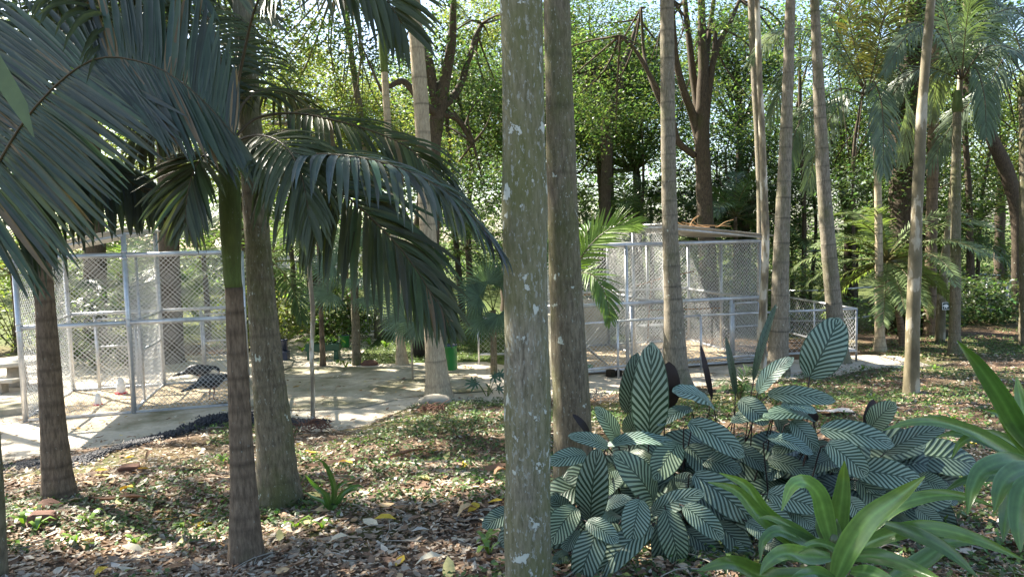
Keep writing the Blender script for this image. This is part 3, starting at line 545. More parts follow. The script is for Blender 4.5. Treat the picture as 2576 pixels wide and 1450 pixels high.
tree('tree', 'straight slim grey-brown trunk rising just behind the right aviary corner', (1915,862), 16.5, [[(1918,862,26),(1915,620,21),(1910,400,20),(1899,200,20),(1890,0,19),9.]], 'palm_grey', canopy=True, seed=3)
tree('tree', 'slender mossy leaning trunk left of the slender tan palm', (951,850), 18.7, [[(951,850,20),(946,640,18),(926,420,17),(906,290,17),(888,170,15),(868,0,13),9.5]], 'palm_moss', [(-5.3,19.5,6.6,2.6,2.2,2.),( -3.4,20.5,4.9,2.0,1.6,1.4),(-6.6,20,8.4,2.2,2,1.6)], 460, 40, .15, YG, seed=4, canopy=True)
tree('tree', 'dark forked tree with twisting limbs behind the tan palm', (1085,870), 16.8, [[(1085,870,38),(1088,600,34),(1092,370,33),(1103,275,38),(1120,200,28),(1135,110,24),(1140,20,16),8.5],[(1103,280,30),(1088,215,26),(1080,160,22),(1060,120,18,.5),(1040,60,14,.6)],[(1100,290,22),(1055,250,18,-.6),(1015,205,15,-.8),(985,215,12,-1),(960,230,8,-1.2)],[(1110,270,24),(1150,230,20,.5),(1175,160,16,.6),(1210,60,12,.8)],[(1108,285,20),(1150,300,16,.4),(1190,360,13,.6)]],
     'bark_dark', [(-.9,17.6,6.6,2.0,2.0,1.6),(-2.2,17.5,7.6,2.2,1.8,1.4),(-.5,18.5,4.4,1.1,1.4,1.6),(-2.6,18.5,5.2,1.2,1,.8)], 360, 42, .15, DG, seed=5, canopy=True)
tree('tree', 'many-stemmed tree fanning out behind the right aviary', (1790,860), 18.6, [[(1790,850,46),(1780,650,42),(1772,520,40),(1768,420,38),(1765,330,36),(1768,180,26),(1765,60,20),9.5],
     [(1768,400,24),(1745,300,22),(1720,230,18,-.4),(1700,150,15,-.6),(1690,0,11,-.8)],[(1768,380,24),(1752,260,20,.3),(1738,150,17,.4),(1722,0,12,.5)],[(1770,350,22),(1782,230,18),(1800,130,15),(1835,60,11),(1860,0,9)],[(1772,300,20),(1776,150,15,.6),(1795,0,11,.8)],
     [(1745,390,18),(1705,355,16,-.5),(1690,300,14,-.7),(1675,260,12,-.8),(1640,200,11,-1),(1600,130,9,-1.1),(1560,90,7,-1.2)],[(1690,320,12,-.7),(1640,210,10,-.6),(1620,140,8),(1612,20,6)],[(1770,330,14),(1790,190,11),(1800,60,8)]],
     'bark_dark', [(3.4,19,6.7,2.6,2.4,1.5),(5.6,19,7.4,2.6,2.2,1.6),(2.2,18.8,5.6,1.4,1.4,1.1),(6.6,20,6.0,1.4,1.6,1.0)], 340, 42, .14, MG, seed=6, canopy=True)
tree('tree', 'crooked dark tree between the dark palm trunk and the flared grey palm', (1520,800), 22., [[(1520,800,30),(1523,500,28),(1526,400,28),(1525,310,28),(1535,290,26),(1555,250,22),(1560,190,18),(1580,130,14),9.],[(1526,300,20),(1505,270,17),(1492,245,14),(1490,215,12),(1500,170,9)]], 'bark_dark', [(2.2,23,7.3,3,2,2.2),(4.2,24,6.4,2.2,2,1.8),(.8,23.5,5.6,1.6,2,1.4)], 330, 42, .16, MG, seed=7)
tree('tree', 'stout grey trunk seen through the near aviary mesh', (432,905), 15.6, [[(432,905,62),(428,760,54),(424,600,50),(420,420,46),8.8]], 'bark_dark', [(-7.5,16.5,6.8,2.6,2,1.4)], 120, 40, .17, MG, seed=8, canopy=True)
tree('tree', 'second stout dark trunk behind the near aviary, left half', (235,910), 16.4, [[(235,910,64),(240,760,52),(238,600,50),(228,400,46),8.8]], 'bark_dark', [(-10.2,17.5,7.2,2.6,2,1.6)], 120, 40, .17, DG, seed=9, canopy=True)
tree('tree', 'dark leaning trunk at the right edge behind the fronds', (2556,795), 19.5, [[(2556,795,26),(2558,620,26),(2556,520,34),(2530,430,34),(2500,360,30),(2478,305,26),(2440,220,20),8.5]], 'bark_dark', [(13.4,20.5,6.6,2.5,2,1.8),(15.5,20,5.2,2,1.6,1.6)], 200, 40, .15, MG, seed=10, canopy=True)
tree('tree', 'broad dark trunk wrapped in climbing leaves behind the slim sunlit palm', (2262,850), 17.5, [[(2268,850,84),(2275,650,76),(2275,480,72),(2270,300,70),(2290,150,60),9.5]], 'bark_dark', [(9.7,17.3,5.0,1.1,.9,1.5),(8.9,17.6,3.6,1.0,.7,1.0),(10.,18,7.4,2.2,2,1.3)], 230, 42, .16, DG, seed=11, canopy=True)
tree('tree', 'tilted mottled slim trunk left of the blue-grey palm', (2366,858), 15.8, [[(2364,858,24),(2368,760,22),(2378,640,21),(2394,520,19),(2405,360,16),(2415,200,13),8.4]], 'mottled', None, seed=12)
# sapling with white patched bark
tree('sapling', 'thin white-patched sapling rising from the path edge', (786,1062), GG(786,1062)[1], [[(787,1062,13),(786,960,11),(783,880,11),(787,790,11),(780,700,11),(776,620,10),(772,540,9),(768,480,8),(775,400,7),(762,300,5)],[(768,485,6),(750,430,5,.2),(735,395,4,.4)],[(775,400,5),(800,340,4,.3)]], 'whitebark', [(-3.0,10.,4.3,.5,.5,.35),(-2.75,10.3,4.0,.3,.3,.25)], 24, 22, .10, YG, .16, seed=13, n=8)
tree('tree', 'unseen shade tree added left of the near aviary, beyond the picture edge', (-700,1000), 8.5, [[(-700,1000,60),(-705,700,52),(-715,400,46),8.5]], 'bark_dark', canopy=True, seed=14)  # these unseen trees are added to carry the shading canopy
tree('tree', 'unseen shade tree added beside the stone table, beyond the left edge', (-420,1000), 13.5, [[(-420,1000,44),(-424,700,38),(-430,400,34),8.5]], 'bark_dark', canopy=True, seed=15)
tree('tree', 'unseen shade tree added on the bank left of the camera', (-2600,1000), 4.5, [[(-2600,1000,110),(-2600,500,100),8.5]], 'bark_dark', canopy=True, seed=16)
# background trees, each its own
bgt = [('tall bright yellow-green tree behind the near aviary, far left', -14, 24, 6.0, 3.4, YG, .16, 'bark_dark'), ('leafy tree behind the left fronds, near the sky gap', -9.5, 26, 6.4, 3.2, YG, .16, 'bark_dark'),
       ('light green tree under the sky gap, left of centre', -6.6, 24, 6.4, 3.4, YG, .16, 'bark_dark'), ('dense dark green tree behind the nearest lichen-spotted trunk', -.2, 25, 6.8, 3.2, DG, .17, 'bark_dark'),
       ('mid green tree behind the many-stemmed tree', 5.0, 28, 7.2, 3.4, MG, .17, 'bark_dark'), ('dark leafy tree at the right aviary back, below the sky gap', 8.2, 25, 4.2, 2.6, DG, .16, 'bark_red'),
       ('green tree behind the yellowing palm fronds', 12.2, 26, 6.4, 3.2, MG, .17, 'bark_dark'), ('yellow-green tree filling the far right corner', 18.5, 27, 6.0, 3.6, YG, .17, 'bark_dark'), ('low mid-green tree behind the cycad', 13.0, 23, 3.2, 2.2, MG, .15, 'bark_red'),
       ('high leafy tree seen above the right aviary, farthest back', 3.4, 27, 9.6, 3.0, MG, .16, 'bark_dark'), ('high pale tree between the two central trunks', .6, 30, 9.8, 3.2, YG, .17, 'bark_dark'), ('high dark tree above the right sky gap', 9.5, 30, 9.8, 2.4, DG, .17, 'bark_dark'),
       ('airy yellow-green tree above the crooked dark tree', 2.4, 31, 8.6, 3.4, YG, .18, 'bark_dark'), ('tall dark tree beyond the forked tree', -4.0, 32, 8.4, 3.4, MG, .18, 'bark_dark')]
for k, (lb, x, y, zc, rad, cl, sz, mt) in enumerate(bgt):
    rg = np.random.default_rng(60+k); b = np.array([x, y, float(gz(x, y))]); t = thing('tree', lb, 'tree', b, 'trees standing behind the aviaries')
    Pk = np.array([(0, 0, -.1), (rg.normal(0, .15), 0, zc*.35), (rg.normal(0, .3), .1, zc*.7), (rg.normal(0, .4), 0, zc)]); add_trunk(t, Pk+b, np.array([.24, .18, .15, .1]), b, M[mt], n=8, seed=k, lump=.1)
    el = [(x, y, zc, rad, rad, 2.2)]+[(x+rg.normal(0, rad*.6), y+rg.normal(0, 1), zc+rg.normal(0, 1.3), rad*.55, rad*.55, 1.2) for _ in range(4)]
    C, cc = clumps(el, 400, 66, .33, rg); mb = MB(); branches(mb, Pk[2], cc[rg.choice(len(cc), 24, replace=False)]-b, .05, rg, 5); mb.build('branches', M[mt], t, smooth=True)
    V, F, c = leaf_quads(C-b, sz*.72, rg, cl); put('crown', mesh('crown', V, F, M['leaf'], c, smooth=False), t)
# unseen high canopy, shaped by the wanted shade, split among the nearest trunks
rg = np.random.default_rng(77); nC = 1500
fx = rg.uniform(-11, 13, nC); fy = rg.uniform(-2, 15.5, nC); z = rg.uniform(0, 1, nC)
zz = 9.+z*3.5; yy = fy+SUN[1]/SUN[2]*zz; xx = fx+SUN[0]/SUN[2]*zz
inside = np.abs(xx) < .8*yy+1.5; lo = np.where(inside, 3.6+.345*yy, 0); zz = np.maximum(zz, lo+z*1.5); yy = fy+SUN[1]/SUN[2]*zz; xx = fx+SUN[0]/SUN[2]*zz
Cc = np.c_[xx, yy, zz]; C = np.repeat(Cc, 34, 0)+rg.normal(0, 1, (nC*34, 3))*np.array([.5, .5, .25]); C = C[(C[:, 2] > 3.3+.34*C[:, 1]) | (np.abs(C[:, 0]) > .8*C[:, 1]+1)]
fx, fy = sun_foot(C); C = C[~lit(fx, fy)]
near = np.argmin(np.stack([np.hypot(C[:, 0]-c[2][0], C[:, 1]-c[2][1]) for c in CAN]), 0)
for k, (t, b, e_) in enumerate(CAN):
    Ck = C[near == k]
    if len(Ck) == 0: continue
    V, F, c = leaf_quads(Ck-b, .24, rg, MG, flat=.75, hang=.1); put('shade_crown', mesh('shade_crown', V, F, M['leaf'], c, smooth=False), t)
    mb = MB(); branches(mb, e_-b, Ck[rg.choice(len(Ck), min(9, len(Ck)), replace=False)]-b, .035, rg, 5); mb.build('branches', M['bark_dark'], t, smooth=True)

# understory palms behind the aviaries
und = [(1480,24.,2.4,'bushy dark palm behind the right aviary, next to the dark mossy trunk'),(1590,22.5,2.9,'dark palm behind the right aviary roof, left of the grey trunk'),(1640,25,3.4,'taller dark palm behind the aviary, hidden by the grey trunk'),(1760,23.5,2.5,'dark palm behind the aviary at the many-stemmed tree'),(1850,22,3.,'feathery palm behind the aviary right half'),(1880,26,4.6,'bright feathery palm under the right sky gap'),
       (1990,24,1.6,'low palm between the pair of grey ringed trunks'),(2150,25,3.,'shadowed palm left of the slim sunlit palm'),(2440,22,2.2,'shadowed palm behind the leaf-green sign'),(690,17.5,2.1,'dark drooping palm behind the thick brown trunk'),(740,21,2.8,'feathery palm beyond the white-patched sapling'),(330,17.5,1.6,'dark fan of fronds seen through the near aviary'),
       (520,19,2.2,'palm behind the near aviary right half'),(150,20,2.4,'bright palm behind the near aviary left side'),(1180,21,2.2,'feathery palm behind the green bin'),(40,18,2.,'palm at the far left beyond the stone table'),(1400,24,3.2,'palm glimpsed between the two central trunks')]
for k, (px, d, h, lb) in enumerate(und):
    b = at(px, 800, d); b[2] = gz(b[0], b[1]); t = thing('palm_tree', lb, 'palm tree', b, 'understory palms behind the aviaries')
    add_trunk(t, np.array([b-(0,0,.1), b+(.03,0,h*.5), b+(.0,0,h)]), np.array([.10,.075,.06]), b, M['palm_dark'], ring=.15, n=8, seed=k)
    crown(t, (0, 0, h), 'under', 12, 1.0, 40+k, low=0)
# far thin trunks
for k, (px, d, wd, zt, lb) in enumerate([(1545,25,12,7,'thin dark stem behind the aviary roof, left'),(1610,24,8,6,'very thin dark stem above the aviary roof'),(2020,23,11,8,'thin stem between the grey ringed pair'),(2035,25,8,8,'hair-thin pale stem between the grey ringed pair'),(2150,22,9,7,'thin stem left of the slim sunlit palm'),(2440,21,15,8,'dark straight stem right of the blue-grey palm'),(2455,23,8,8,'thin stem beside the dark straight stem'),(660,22,12,8,'thin trunk in the light left of the sapling'),(1165,22,14,7,'dark stem hung with vines beside the forked tree'),(1190,23,12,7,'second dark stem right of the forked tree')]):
    b = at(px, 780, d); b[2] = gz(b[0], b[1]); rg = np.random.default_rng(k); t = thing('tree', lb, 'tree', b, 'thin stems in the wood')
    P = np.array([b-(0,0,.1), b+(rg.normal(0,.1),0,zt*.4), b+(rg.normal(0,.2),0,zt*.75), b+(rg.normal(0,.3),0,zt+1)]); rr = wd*.5*d/FPX
    add_trunk(t, P, np.array([rr*1.3, rr, rr*.9, rr*.5]), b, M['bark_dark'], n=7, seed=k)
    C, cc = clumps([(P[-1][0], P[-1][1], zt+1, 1.3, 1.3, .8)], 26, 34, .3, rg); V, F, c = leaf_quads(C-b, .15, rg, MG); put('crown', mesh('crown', V, F, M['leaf'], c, smooth=False), t)
# shrubs in the middle distance
shr = [(-9,15.5,.9,1.2,'shrub behind the stone table',MG),(-6.2,17,.8,1.1,'low shrub behind the near aviary middle',YG),(-4.6,18.5,.7,1.0,'shrub left of the green trough',MG),(2.2,19.5,1.0,1.6,'dark shrub behind the cream wall panel',DG),(5.4,18.6,1.3,1.5,'dark shrub behind the aviary door',DG),(7.6,19,1.0,1.4,'shrub behind the ringed pair',MG),(9.6,17.2,.55,.8,'low dark bush at the foot of the cycad',DG),(12,18.5,.6,1.2,'low bush under the sign',DG),(13.8,16.5,.35,1.1,'low ground bush at the right edge',DG),(16,21,1.2,1.8,'round bush beyond the curved fence',YG),(-12.5,18,1.6,1.8,'tall shrub beyond the stone table',YG)]
for k, (x, y, zc, rad, lb, cl) in enumerate(shr):
    rg = np.random.default_rng(200+k); b = np.array([x, y, float(gz(x, y))]); t = thing('shrub', lb, 'shrub', b); C, cc = clumps([(x, y, b[2]+zc*.9, rad, rad*.8, zc)], 70, 36, .2, rg); C[:, 2] = np.maximum(C[:, 2], b[2]+.03)
    mb = MB(); branches(mb, np.array([0, 0, -.05]), cc[:12]-b, .015, rg, 5); mb.build('stems', M['bark_dark'], t); V, F, c = leaf_quads(C-b, .13, rg, cl); put('foliage', mesh('foliage', V, F, M['leaf'], c, smooth=False), t)
# far wood that reads as one mass
rg = np.random.default_rng(5); n = 3000; a = rg.uniform(-.95, .95, n); dd = rg.uniform(33, 46, n); zc = rg.uniform(0, 1, n)**1.25*(7.+5.5*vnoise(a*9+3, dd*.15))
Cc = np.c_[np.tan(a*.8)*dd, dd, zc+.3]; C = np.repeat(Cc, 38, 0)+rg.normal(0, 1, (n*38, 3))*np.array([.75, .75, .45]); cl = np.where(rg.random((len(C), 1)) < .5, MG, DG)*(.8+.5*vnoise(C[:, 0]*.3, C[:, 2]*.3)[:, None])
V, F, c = leaf_quads(C, .27, rg, cl); o = put('far_wood', mesh('far_wood', V, F, M['leaf'], c, smooth=False)); tag(o, 'dense mass of foliage of the wood far behind everything', 'wood', kind='stuff')

# cycad in the sun
b = GG(2268, 872); cy = thing('cycad', 'sunlit cycad with a leaning shaggy trunk and feather fronds', 'cycad', b)
P, r = trunk_path([(2270,872,15),(2262,800,14),(2252,740,14),(2240,690,16),(2232,655,15)], b[1], None, b[2]-.08)
add_trunk(cy, P, r, b, M['bark_red'], n=12, seed=2, lump=.3, ring=.07, amp=.06); top = P[-1]-b
rg = np.random.default_rng(12)
for k in range(30):
    o = put('frond', FR['cycad'][[6, 5, 4, 3, 2, 1, 0][k % 7]], cy, top); o.rotation_euler = (rg.normal(0, .15), rg.normal(0, .12), k*2.399); s = 1.15+.35*rg.random(); o.scale = (s, s, s)
# small bright palm between trunk and aviary
b = at(1452, 948, 11.9); b[2] = gz(b[0], b[1]); yp = thing('palm_tree', 'young bright green palm beside the right aviary, behind the dark trunk', 'palm tree', b)
P, r = trunk_path([(1450,948,20),(1447,850,16),(1444,760,14),(1442,700,12)], b[1], None, b[2]-.05); add_trunk(yp, P, r, b, M['palm_moss'], ring=.12, n=10, seed=3); db = b[1]
near_frond(yp, b, [(1442,700,db),(1460,650,db-.1),(1500,600,db-.2),(1545,570,db-.3),(1600,562,db-.4)], 34, .55, .035, (0,-.75,.6), .15, 60, 22, (.20,.30,.05), .012, False, 61, t0=.12)
near_frond(yp, b, [(1442,700,db),(1470,685,db-.3),(1500,700,db-.5),(1525,750,db-.6),(1535,800,db-.6)], 30, .45, .035, (0,-.7,.7), .3, 65, 22, (.12,.19,.05), .012, False, 62, t0=.12)
near_frond(yp, b, [(1442,700,db),(1400,650,db),(1350,620,db),(1290,640,db)], 30, .5, .035, (0,-.6,.8), .4, 65, 22, (.07,.13,.035), .012, False, 63)
near_frond(yp, b, [(1442,700,db),(1430,620,db+.3),(1400,560,db+.6),(1360,560,db+.9)], 30, .5, .035, (0,-.3,.9), .5, 65, 22, (.08,.14,.035), .012, False, 64)
near_frond(yp, b, [(1442,700,db),(1460,620,db+.4),(1490,570,db+.7),(1540,590,db+1.)], 30, .5, .035, (0,-.3,.9), .5, 65, 22, (.08,.14,.035), .012, False, 65)
# fan palms
def fan_leaf(parent, base, hub, axis, normal, L, col, pet_from, seed=0, n=30, spread=118):
    rg = np.random.default_rng(seed); axis = nrm(axis); nn = nrm(normal-np.dot(normal, axis)*axis); s = np.cross(axis, nn); rows = 6; Vs = []
    for k in range(n):
        a = R_(-spread+2*spread*k/(n-1)); d = axis*math.cos(a)+s*math.sin(a); l = L*(.82+.18*math.cos(a*.7))*(1+rg.normal(0, .04)); p = np.array(hub, float); W = np.cross(d, nn); wk = 2*R_(spread)/n
        row = []; dd = d.copy()
        for q in range(rows):
            t = q/(rows-1); hw = min(t, .5)*l*wk*.5*1.05*(1 if t <= .5 else (1-t)/.5+.03)
            z = nn*(.012 if True else 0)*math.sin(t*3.1)
            row.append([p-W*hw+z, p+nn*.25*hw*0-nn*hw*.5, p+W*hw+z]); dd = nrm(dd+np.array([0, 0, -1])*(.02+.5*t**3)); p = p+dd*l/(rows-1)
        Vs.append(row)
    V4 = np.array(Vs)-base; nV = n*rows*3; c = np.asarray(col)*(1+.12*rg.normal(0, 1, (n, 1))); C = np.repeat(c, rows*3, 0)
    f = put('fan_leaf', mesh('fan_leaf', V4.reshape(-1, 3), ribbon_faces(n, rows, 3), M['frond'], C.clip(.01, 1)), parent)
    pf = np.asarray(pet_from, float); mid = (pf+hub)/2+np.array([0, 0, .08*np.linalg.norm(pf-hub)]); V, F = tube(spline([pf, mid, hub], 8)-base, np.linspace(.012, .007, 8), 5); put('petiole', mesh('petiole', V, F, M['frond'], np.tile((.12, .15, .05), (len(V), 1))), f)
b = GG(897, 920); fp = thing('fan_palm', 'fan palm on a mossy trunk behind the court, left of centre', 'palm tree', b); d = b[1]
P, r = trunk_path([(897,922,26),(896,880,22),(894,800,21),(891,720,20),(889,660,19)], d, None, b[2]-.05); add_trunk(fp, P, r, b, M['palm_moss'], ring=.12, n=12, seed=5)
FB = (.15, .205, .14)
for k, (hx, hy, dx, ax, nx, L) in enumerate([(840,668,-.4,(-1,-.1,.05),(0,-.75,.65),.62),(835,735,-.5,(-1,-.3,-.1),(.1,-.6,.8),.66),(905,700,-.8,(.3,-.8,-.3),(0,-.5,.85),.55),(935,680,-.1,(1,0,.1),(0,-.7,.7),.6),(880,610,.2,(-.3,.3,1),(0,-1,.2),.6),(920,620,.4,(.5,.5,.8),(0,-1,.3),.6),(860,640,.6,(-.6,.6,.5),(0,-.8,.5),.6),(925,745,-.3,(.8,-.3,-.5),(.2,-.6,.7),.55)]):
    fan_leaf(fp, b, at(hx, hy, d+dx), np.array(ax), np.array(nx), L, FB, P[-1], 70+k)
b = GG(1038, 960); fp2 = thing('fan_palm', 'young fan palm on a thin stake-like stem in the court', 'palm tree', b); d = b[1]
P, r = trunk_path([(1038,962,5),(1036,900,5),(1032,840,4.5),(1029,790,4)], d, None, b[2]-.04); add_trunk(fp2, P, r, b, M['palm_tan'], ring=.2, n=8, seed=6)
for k, (hx, hy, dx, ax, nx, L) in enumerate([(1018,800,-.2,(-.75,-.2,-.5),(.1,-.8,.5),.55),(1042,770,-.1,(.4,0,.6),(0,-.9,.4),.45),(1020,770,.2,(-.5,.2,.5),(0,-.9,.4),.4),(1048,815,-.3,(.35,-.2,-.9),(0,-.9,.4),.45)]): fan_leaf(fp2, b, at(hx, hy, d+dx), np.array(ax), np.array(nx), L, FB, P[-1], 90+k)
b = at(1240, 930, 13.2); b[2] = gz(b[0], b[1]); fp3 = thing('fan_palm', 'fan palm with blue-green leaves half hidden by the nearest trunk', 'palm tree', b); d = b[1]
P, r = trunk_path([(1242,930,18),(1241,850,16),(1240,780,15)], d, None, b[2]-.05); add_trunk(fp3, P, r, b, M['palm_moss'], ring=.1, n=10, seed=7)
for k, (hx, hy, dx, ax, nx, L) in enumerate([(1225,715,-.2,(-.5,-.2,.7),(0,-.9,.4),.6),(1205,745,-.4,(-.9,-.2,.1),(0,-.85,.5),.55),(1260,720,-.1,(.6,0,.6),(0,-.9,.4),.6),(1255,790,-.5,(.2,-.5,-.6),(0,-.8,.5),.5),(1215,800,-.5,(-.7,-.3,-.5),(0,-.8,.5),.5)]): fan_leaf(fp3, b, at(hx, hy, d+dx), np.array(ax), np.array(nx), L, (.09,.14,.095), P[-1], 95+k)
# far fan palms behind near aviary
b = at(345, 860, 16.); b[2] = gz(b[0], b[1]); fp4 = thing('fan_palm', 'fan palm with shining leaf seen through the near aviary', 'palm tree', b); d = b[1]
add_trunk(fp4, np.array([b-(0,0,.05), b+(0,0,.7), b+(0,0,1.4)]), np.array([.1,.09,.08]), b, M['palm_moss'], ring=.1, n=8)
for k in range(9):
    a = k*.7; h = b+np.array([math.cos(a)*.7, math.sin(a)*.7, 1.5+.35*math.sin(k*1.7)]); fan_leaf(fp4, b, h, np.array([math.cos(a), math.sin(a), .1]), np.array([0, -.3, 1.]), .6, (.06,.10,.06), b+np.array([0, 0, 1.4]), 110+k)

# ================================================================== AVIARIES AND RAILINGS
def link_panel(name, parent, o, u, v, w_, h, pitch=.056, r=.0035, mat='wire'):
    """diamond wire netting spanning o + [0,w]u + [0,h]v"""
    o = np.asarray(o, float); u = nrm(u); v = nrm(v); nn = np.cross(u, v); A = []; B = []; s = pitch*math.sqrt(2)*.95
    for sg in (1, -1):
        for c in np.arange(-h+s*.5, w_, s):
            x0, x1 = max(0, c), min(w_, c+h)
            if x1-x0 < .01: continue
            y0, y1 = x0-c, x1-c
            if sg < 0: y0, y1 = h-y0, h-y1
            A.append((x0, y0, sg*r*.6)); B.append((x1, y1, sg*r*.6))
    A = np.array(A); B = np.array(B); a3 = o+A[:, :1]*u+A[:, 1:2]*v+A[:, 2:]*nn; b3 = o+B[:, :1]*u+B[:, 1:2]*v+B[:, 2:]*nn
    T = nrm(b3-a3); S = nrm(np.cross(T, nn)); n = len(a3); off = [S*r, -S*r*.5+nn*r*.87, -S*r*.5-nn*r*.87]
    V = np.stack([a3+q for q in off]+[b3+q for q in off], 1).reshape(-1, 3); F = (np.arange(n)[:, None, None]*6+np.array([[0,1,4,3],[1,2,5,4],[2,0,3,5]])[None]).reshape(-1, 4)
    ob = put(name, mesh(name, V, F, M[mat]), parent); ob['kind'] = 'stuff'; return ob
def bar(name, parent, p, q, r=.024, n=12, mat='steel'):
    V, F = tube(np.array([p, q], float), r, n); return put(name, mesh(name, V, F, M[mat]), parent)
def tin_roof(parent, x0, x1, y0, y1, z0, z1, name='roof'):
    mb = MB(); nx = 2; wl = .076; ny = int((y1-y0)/wl*6); ysr = np.linspace(y0, y1, ny); V = []; th = .003
    for zz in (0, -th):
        for s in (0, 1):
            V.append(np.c_[np.full(ny, x0+(x1-x0)*s), ysr, z0+(z1-z0)*s+.012*np.sin(ysr/wl*2*np.pi)+zz])
    V = np.vstack(V); F = []
    for j in range(ny-1): F += [(j, ny+j, ny+j+1, j+1), (2*ny+j, 2*ny+j+1, 3*ny+j+1, 3*ny+j), (j, j+1, 2*ny+j+1, 2*ny+j), (ny+j, 3*ny+j, 3*ny+j+1, ny+j+1)]
    return put(name, mesh(name, V, F, M['tin']), parent)
X_, Y_, Z_ = np.eye(3)
# --- near aviary at the left
ang = math.atan2(.247, .969); c1 = Gz(65, 1062); A1 = thing('aviary', 'galvanised wire aviary with lean-to tin roof at the left', 'aviary', (c1[0], c1[1], .02), rotz=ang)
W1, D1, H1, MZ = 2.88, 2.06, 2.40, 1.38; cx = W1*.505
mb = MB(); mb.box((W1/2, D1/2, -.03), (W1+.06, D1+.06, .06)); fl = mb.build('floor', M['sand'], A1)
xs_ = np.linspace(-.0, W1, 50); ysf = np.linspace(0, D1, 36); XX, YY = np.meshgrid(xs_, ysf); ZZ = .012+.03*vnoise(XX*3+2, YY*3)+.012*vnoise(XX*11, YY*11); ii = (np.arange(35)[:, None]*50+np.arange(49)[None]).ravel()
put('sand', mesh('sand', np.c_[XX.ravel(), YY.ravel(), ZZ.ravel()], np.c_[ii, ii+1, ii+51, ii+50], M['sand']), fl)
for (x, y, zt) in ((0, 0, H1), (cx, 0, 2.72), (W1, 0, H1), (0, D1, H1), (cx, D1, 2.76), (W1, D1, H1)): bar('post', A1, (x, y, -.05), (x, y, zt), .038)
for y in (0, D1):
    for z in (MZ, H1):
        for xa, xb in ((.03, cx-.03), (cx+.03, W1-.03)): bar('rail', A1, (xa, y, z), (xb, y, z), .037 if y == 0 else .03)
for x in (0, cx, W1):
    for z in (.04, MZ-.02, H1-.005): bar('rail', A1, (x, .03, z), (x, D1-.03, z), .024)
bar('rail', A1, (.03, D1, .05), (W1-.03, D1, .05), .024)
mb = MB(); mb.box((W1/2, 0, .02), (W1-.06, .035, .035)); mb.build('sill', M['steel'], A1)
for x0, x1 in ((.03, cx-.03), (cx+.03, W1-.03)):
    for z0, z1 in ((.05, MZ-.03), (MZ+.03, H1-.03)):
        link_panel('front_netting', A1, (x0, 0, z0), X_, Z_, x1-x0, z1-z0); link_panel('back_netting', A1, (x0, D1, z0), X_, Z_, x1-x0, z1-z0)
for x, nm in ((0, 'side_netting'), (cx, 'partition_netting'), (W1, 'side_netting')):
    for z0, z1 in ((.06, MZ-.05), (MZ, H1-.03)): link_panel(nm, A1, (x, .03, z0), Y_, Z_, D1-.06, z1-z0)
link_panel('top_netting', A1, (cx+.03, .03, H1), X_, Y_, W1-cx-.06, D1-.06); link_panel('gable_netting', A1, (cx, .03, H1+.02), Y_, Z_, D1-.06, .3)
bar('rail', A1, (cx, .0, 2.72), (cx, D1, 2.76), .02); bar('rail', A1, (0, -.02, H1+.05), (cx, -.02, 2.70), .02)
tin_roof(A1, -.32, cx+.08, -.12, D1+.15, H1+.03, 2.80)
def gate(parent, x, w_, y, h, left=True):
    g = bpy.data.objects.new('gate', None); COL.objects.link(g); g.parent = parent; g.location = (x, y, 0)
    for xx in (0, w_): bar('stile', g, (xx, 0, .08), (xx, 0, h), .019)
    for z in (.1, h*.62, h): bar('gate_rail', g, (.02, 0, z), (w_-.02, 0, z), .017)
    link_panel('gate_netting', g, (.02, .005, .11), X_, Z_, w_-.04, h-.13)
gate(A1, cx*.30, .62, D1-.05, MZ-.1); gate(A1, cx+.72, .62, D1-.05, MZ-.1)
for x in (cx*.28, cx*.30+.66, cx+.68): bar('post', A1, (x, D1, 0), (x, D1, MZ-.02), .022)
# open inner door of the partition
bar('post', A1, (cx, D1*.32, 0.05), (cx, D1*.32, H1), .022); bar('rail', A1, (cx, D1*.35, .86), (cx, D1-.03, .86), .018)
for AA, pts_ in ((A1, [(x, z) for x in (0, cx, W1) for z in (MZ, H1)]),):
    for x, z in pts_:
        for dz in (-.05, .05): V, F = tube(np.array([(x, 0, z+dz-.012), (x, 0, z+dz+.012)]), .043, 12); put('clamp', mesh('clamp', V, F, M['steel']), AA)
# plinth at the left of the near aviary
mb = MB(); P0 = Gz(-120, 1075); mb.box((c1[0]-1.4, c1[1]+.55, .03), (2.6, 1.1, .16), ang+.28, bev=.015); o = mb.build('plinth', M['slab']); tag(o, 'low mossy concrete plinth left of the near aviary post', 'plinth')
# --- right aviary
a2 = R_(12.5); FRc = Gz(1913, 914); W2, D2, H2, M2 = 4.05, 3.0, 2.33, 1.26; c2 = FRc-np.array([math.cos(a2), math.sin(a2), 0])*W2
A2 = thing('aviary', 'larger wire aviary with cream back wall and flat roof at the right', 'aviary', (c2[0], c2[1], .02), rotz=a2); cx = W2*.515
mb = MB(); mb.box((W2/2, D2/2, -.03), (W2+.06, D2+.06, .06)); fl = mb.build('floor', M['sand'], A2)
xs_ = np.linspace(0, W2, 60); ysf = np.linspace(0, D2, 40); XX, YY = np.meshgrid(xs_, ysf); ZZ = .012+.03*vnoise(XX*3+20, YY*3)+.012*vnoise(XX*11, YY*11); ii = (np.arange(39)[:, None]*60+np.arange(59)[None]).ravel()
put('sand', mesh('sand', np.c_[XX.ravel(), YY.ravel(), ZZ.ravel()], np.c_[ii, ii+1, ii+61, ii+60], M['sand']), fl)
for (x, y, zt) in ((0, 0, H2), (cx, 0, 2.64), (W2, 0, H2), (0, D2, H2), (cx, D2, 2.66), (W2, D2, H2), (cx, D2*.5, 2.65), (W2*.33, 0, H2), (W2-.62, 0, M2), (W2, D2*.5, H2), (cx+.95, D2, H2)): bar('post', A2, (x, y, -.05), (x, y, zt), .034)
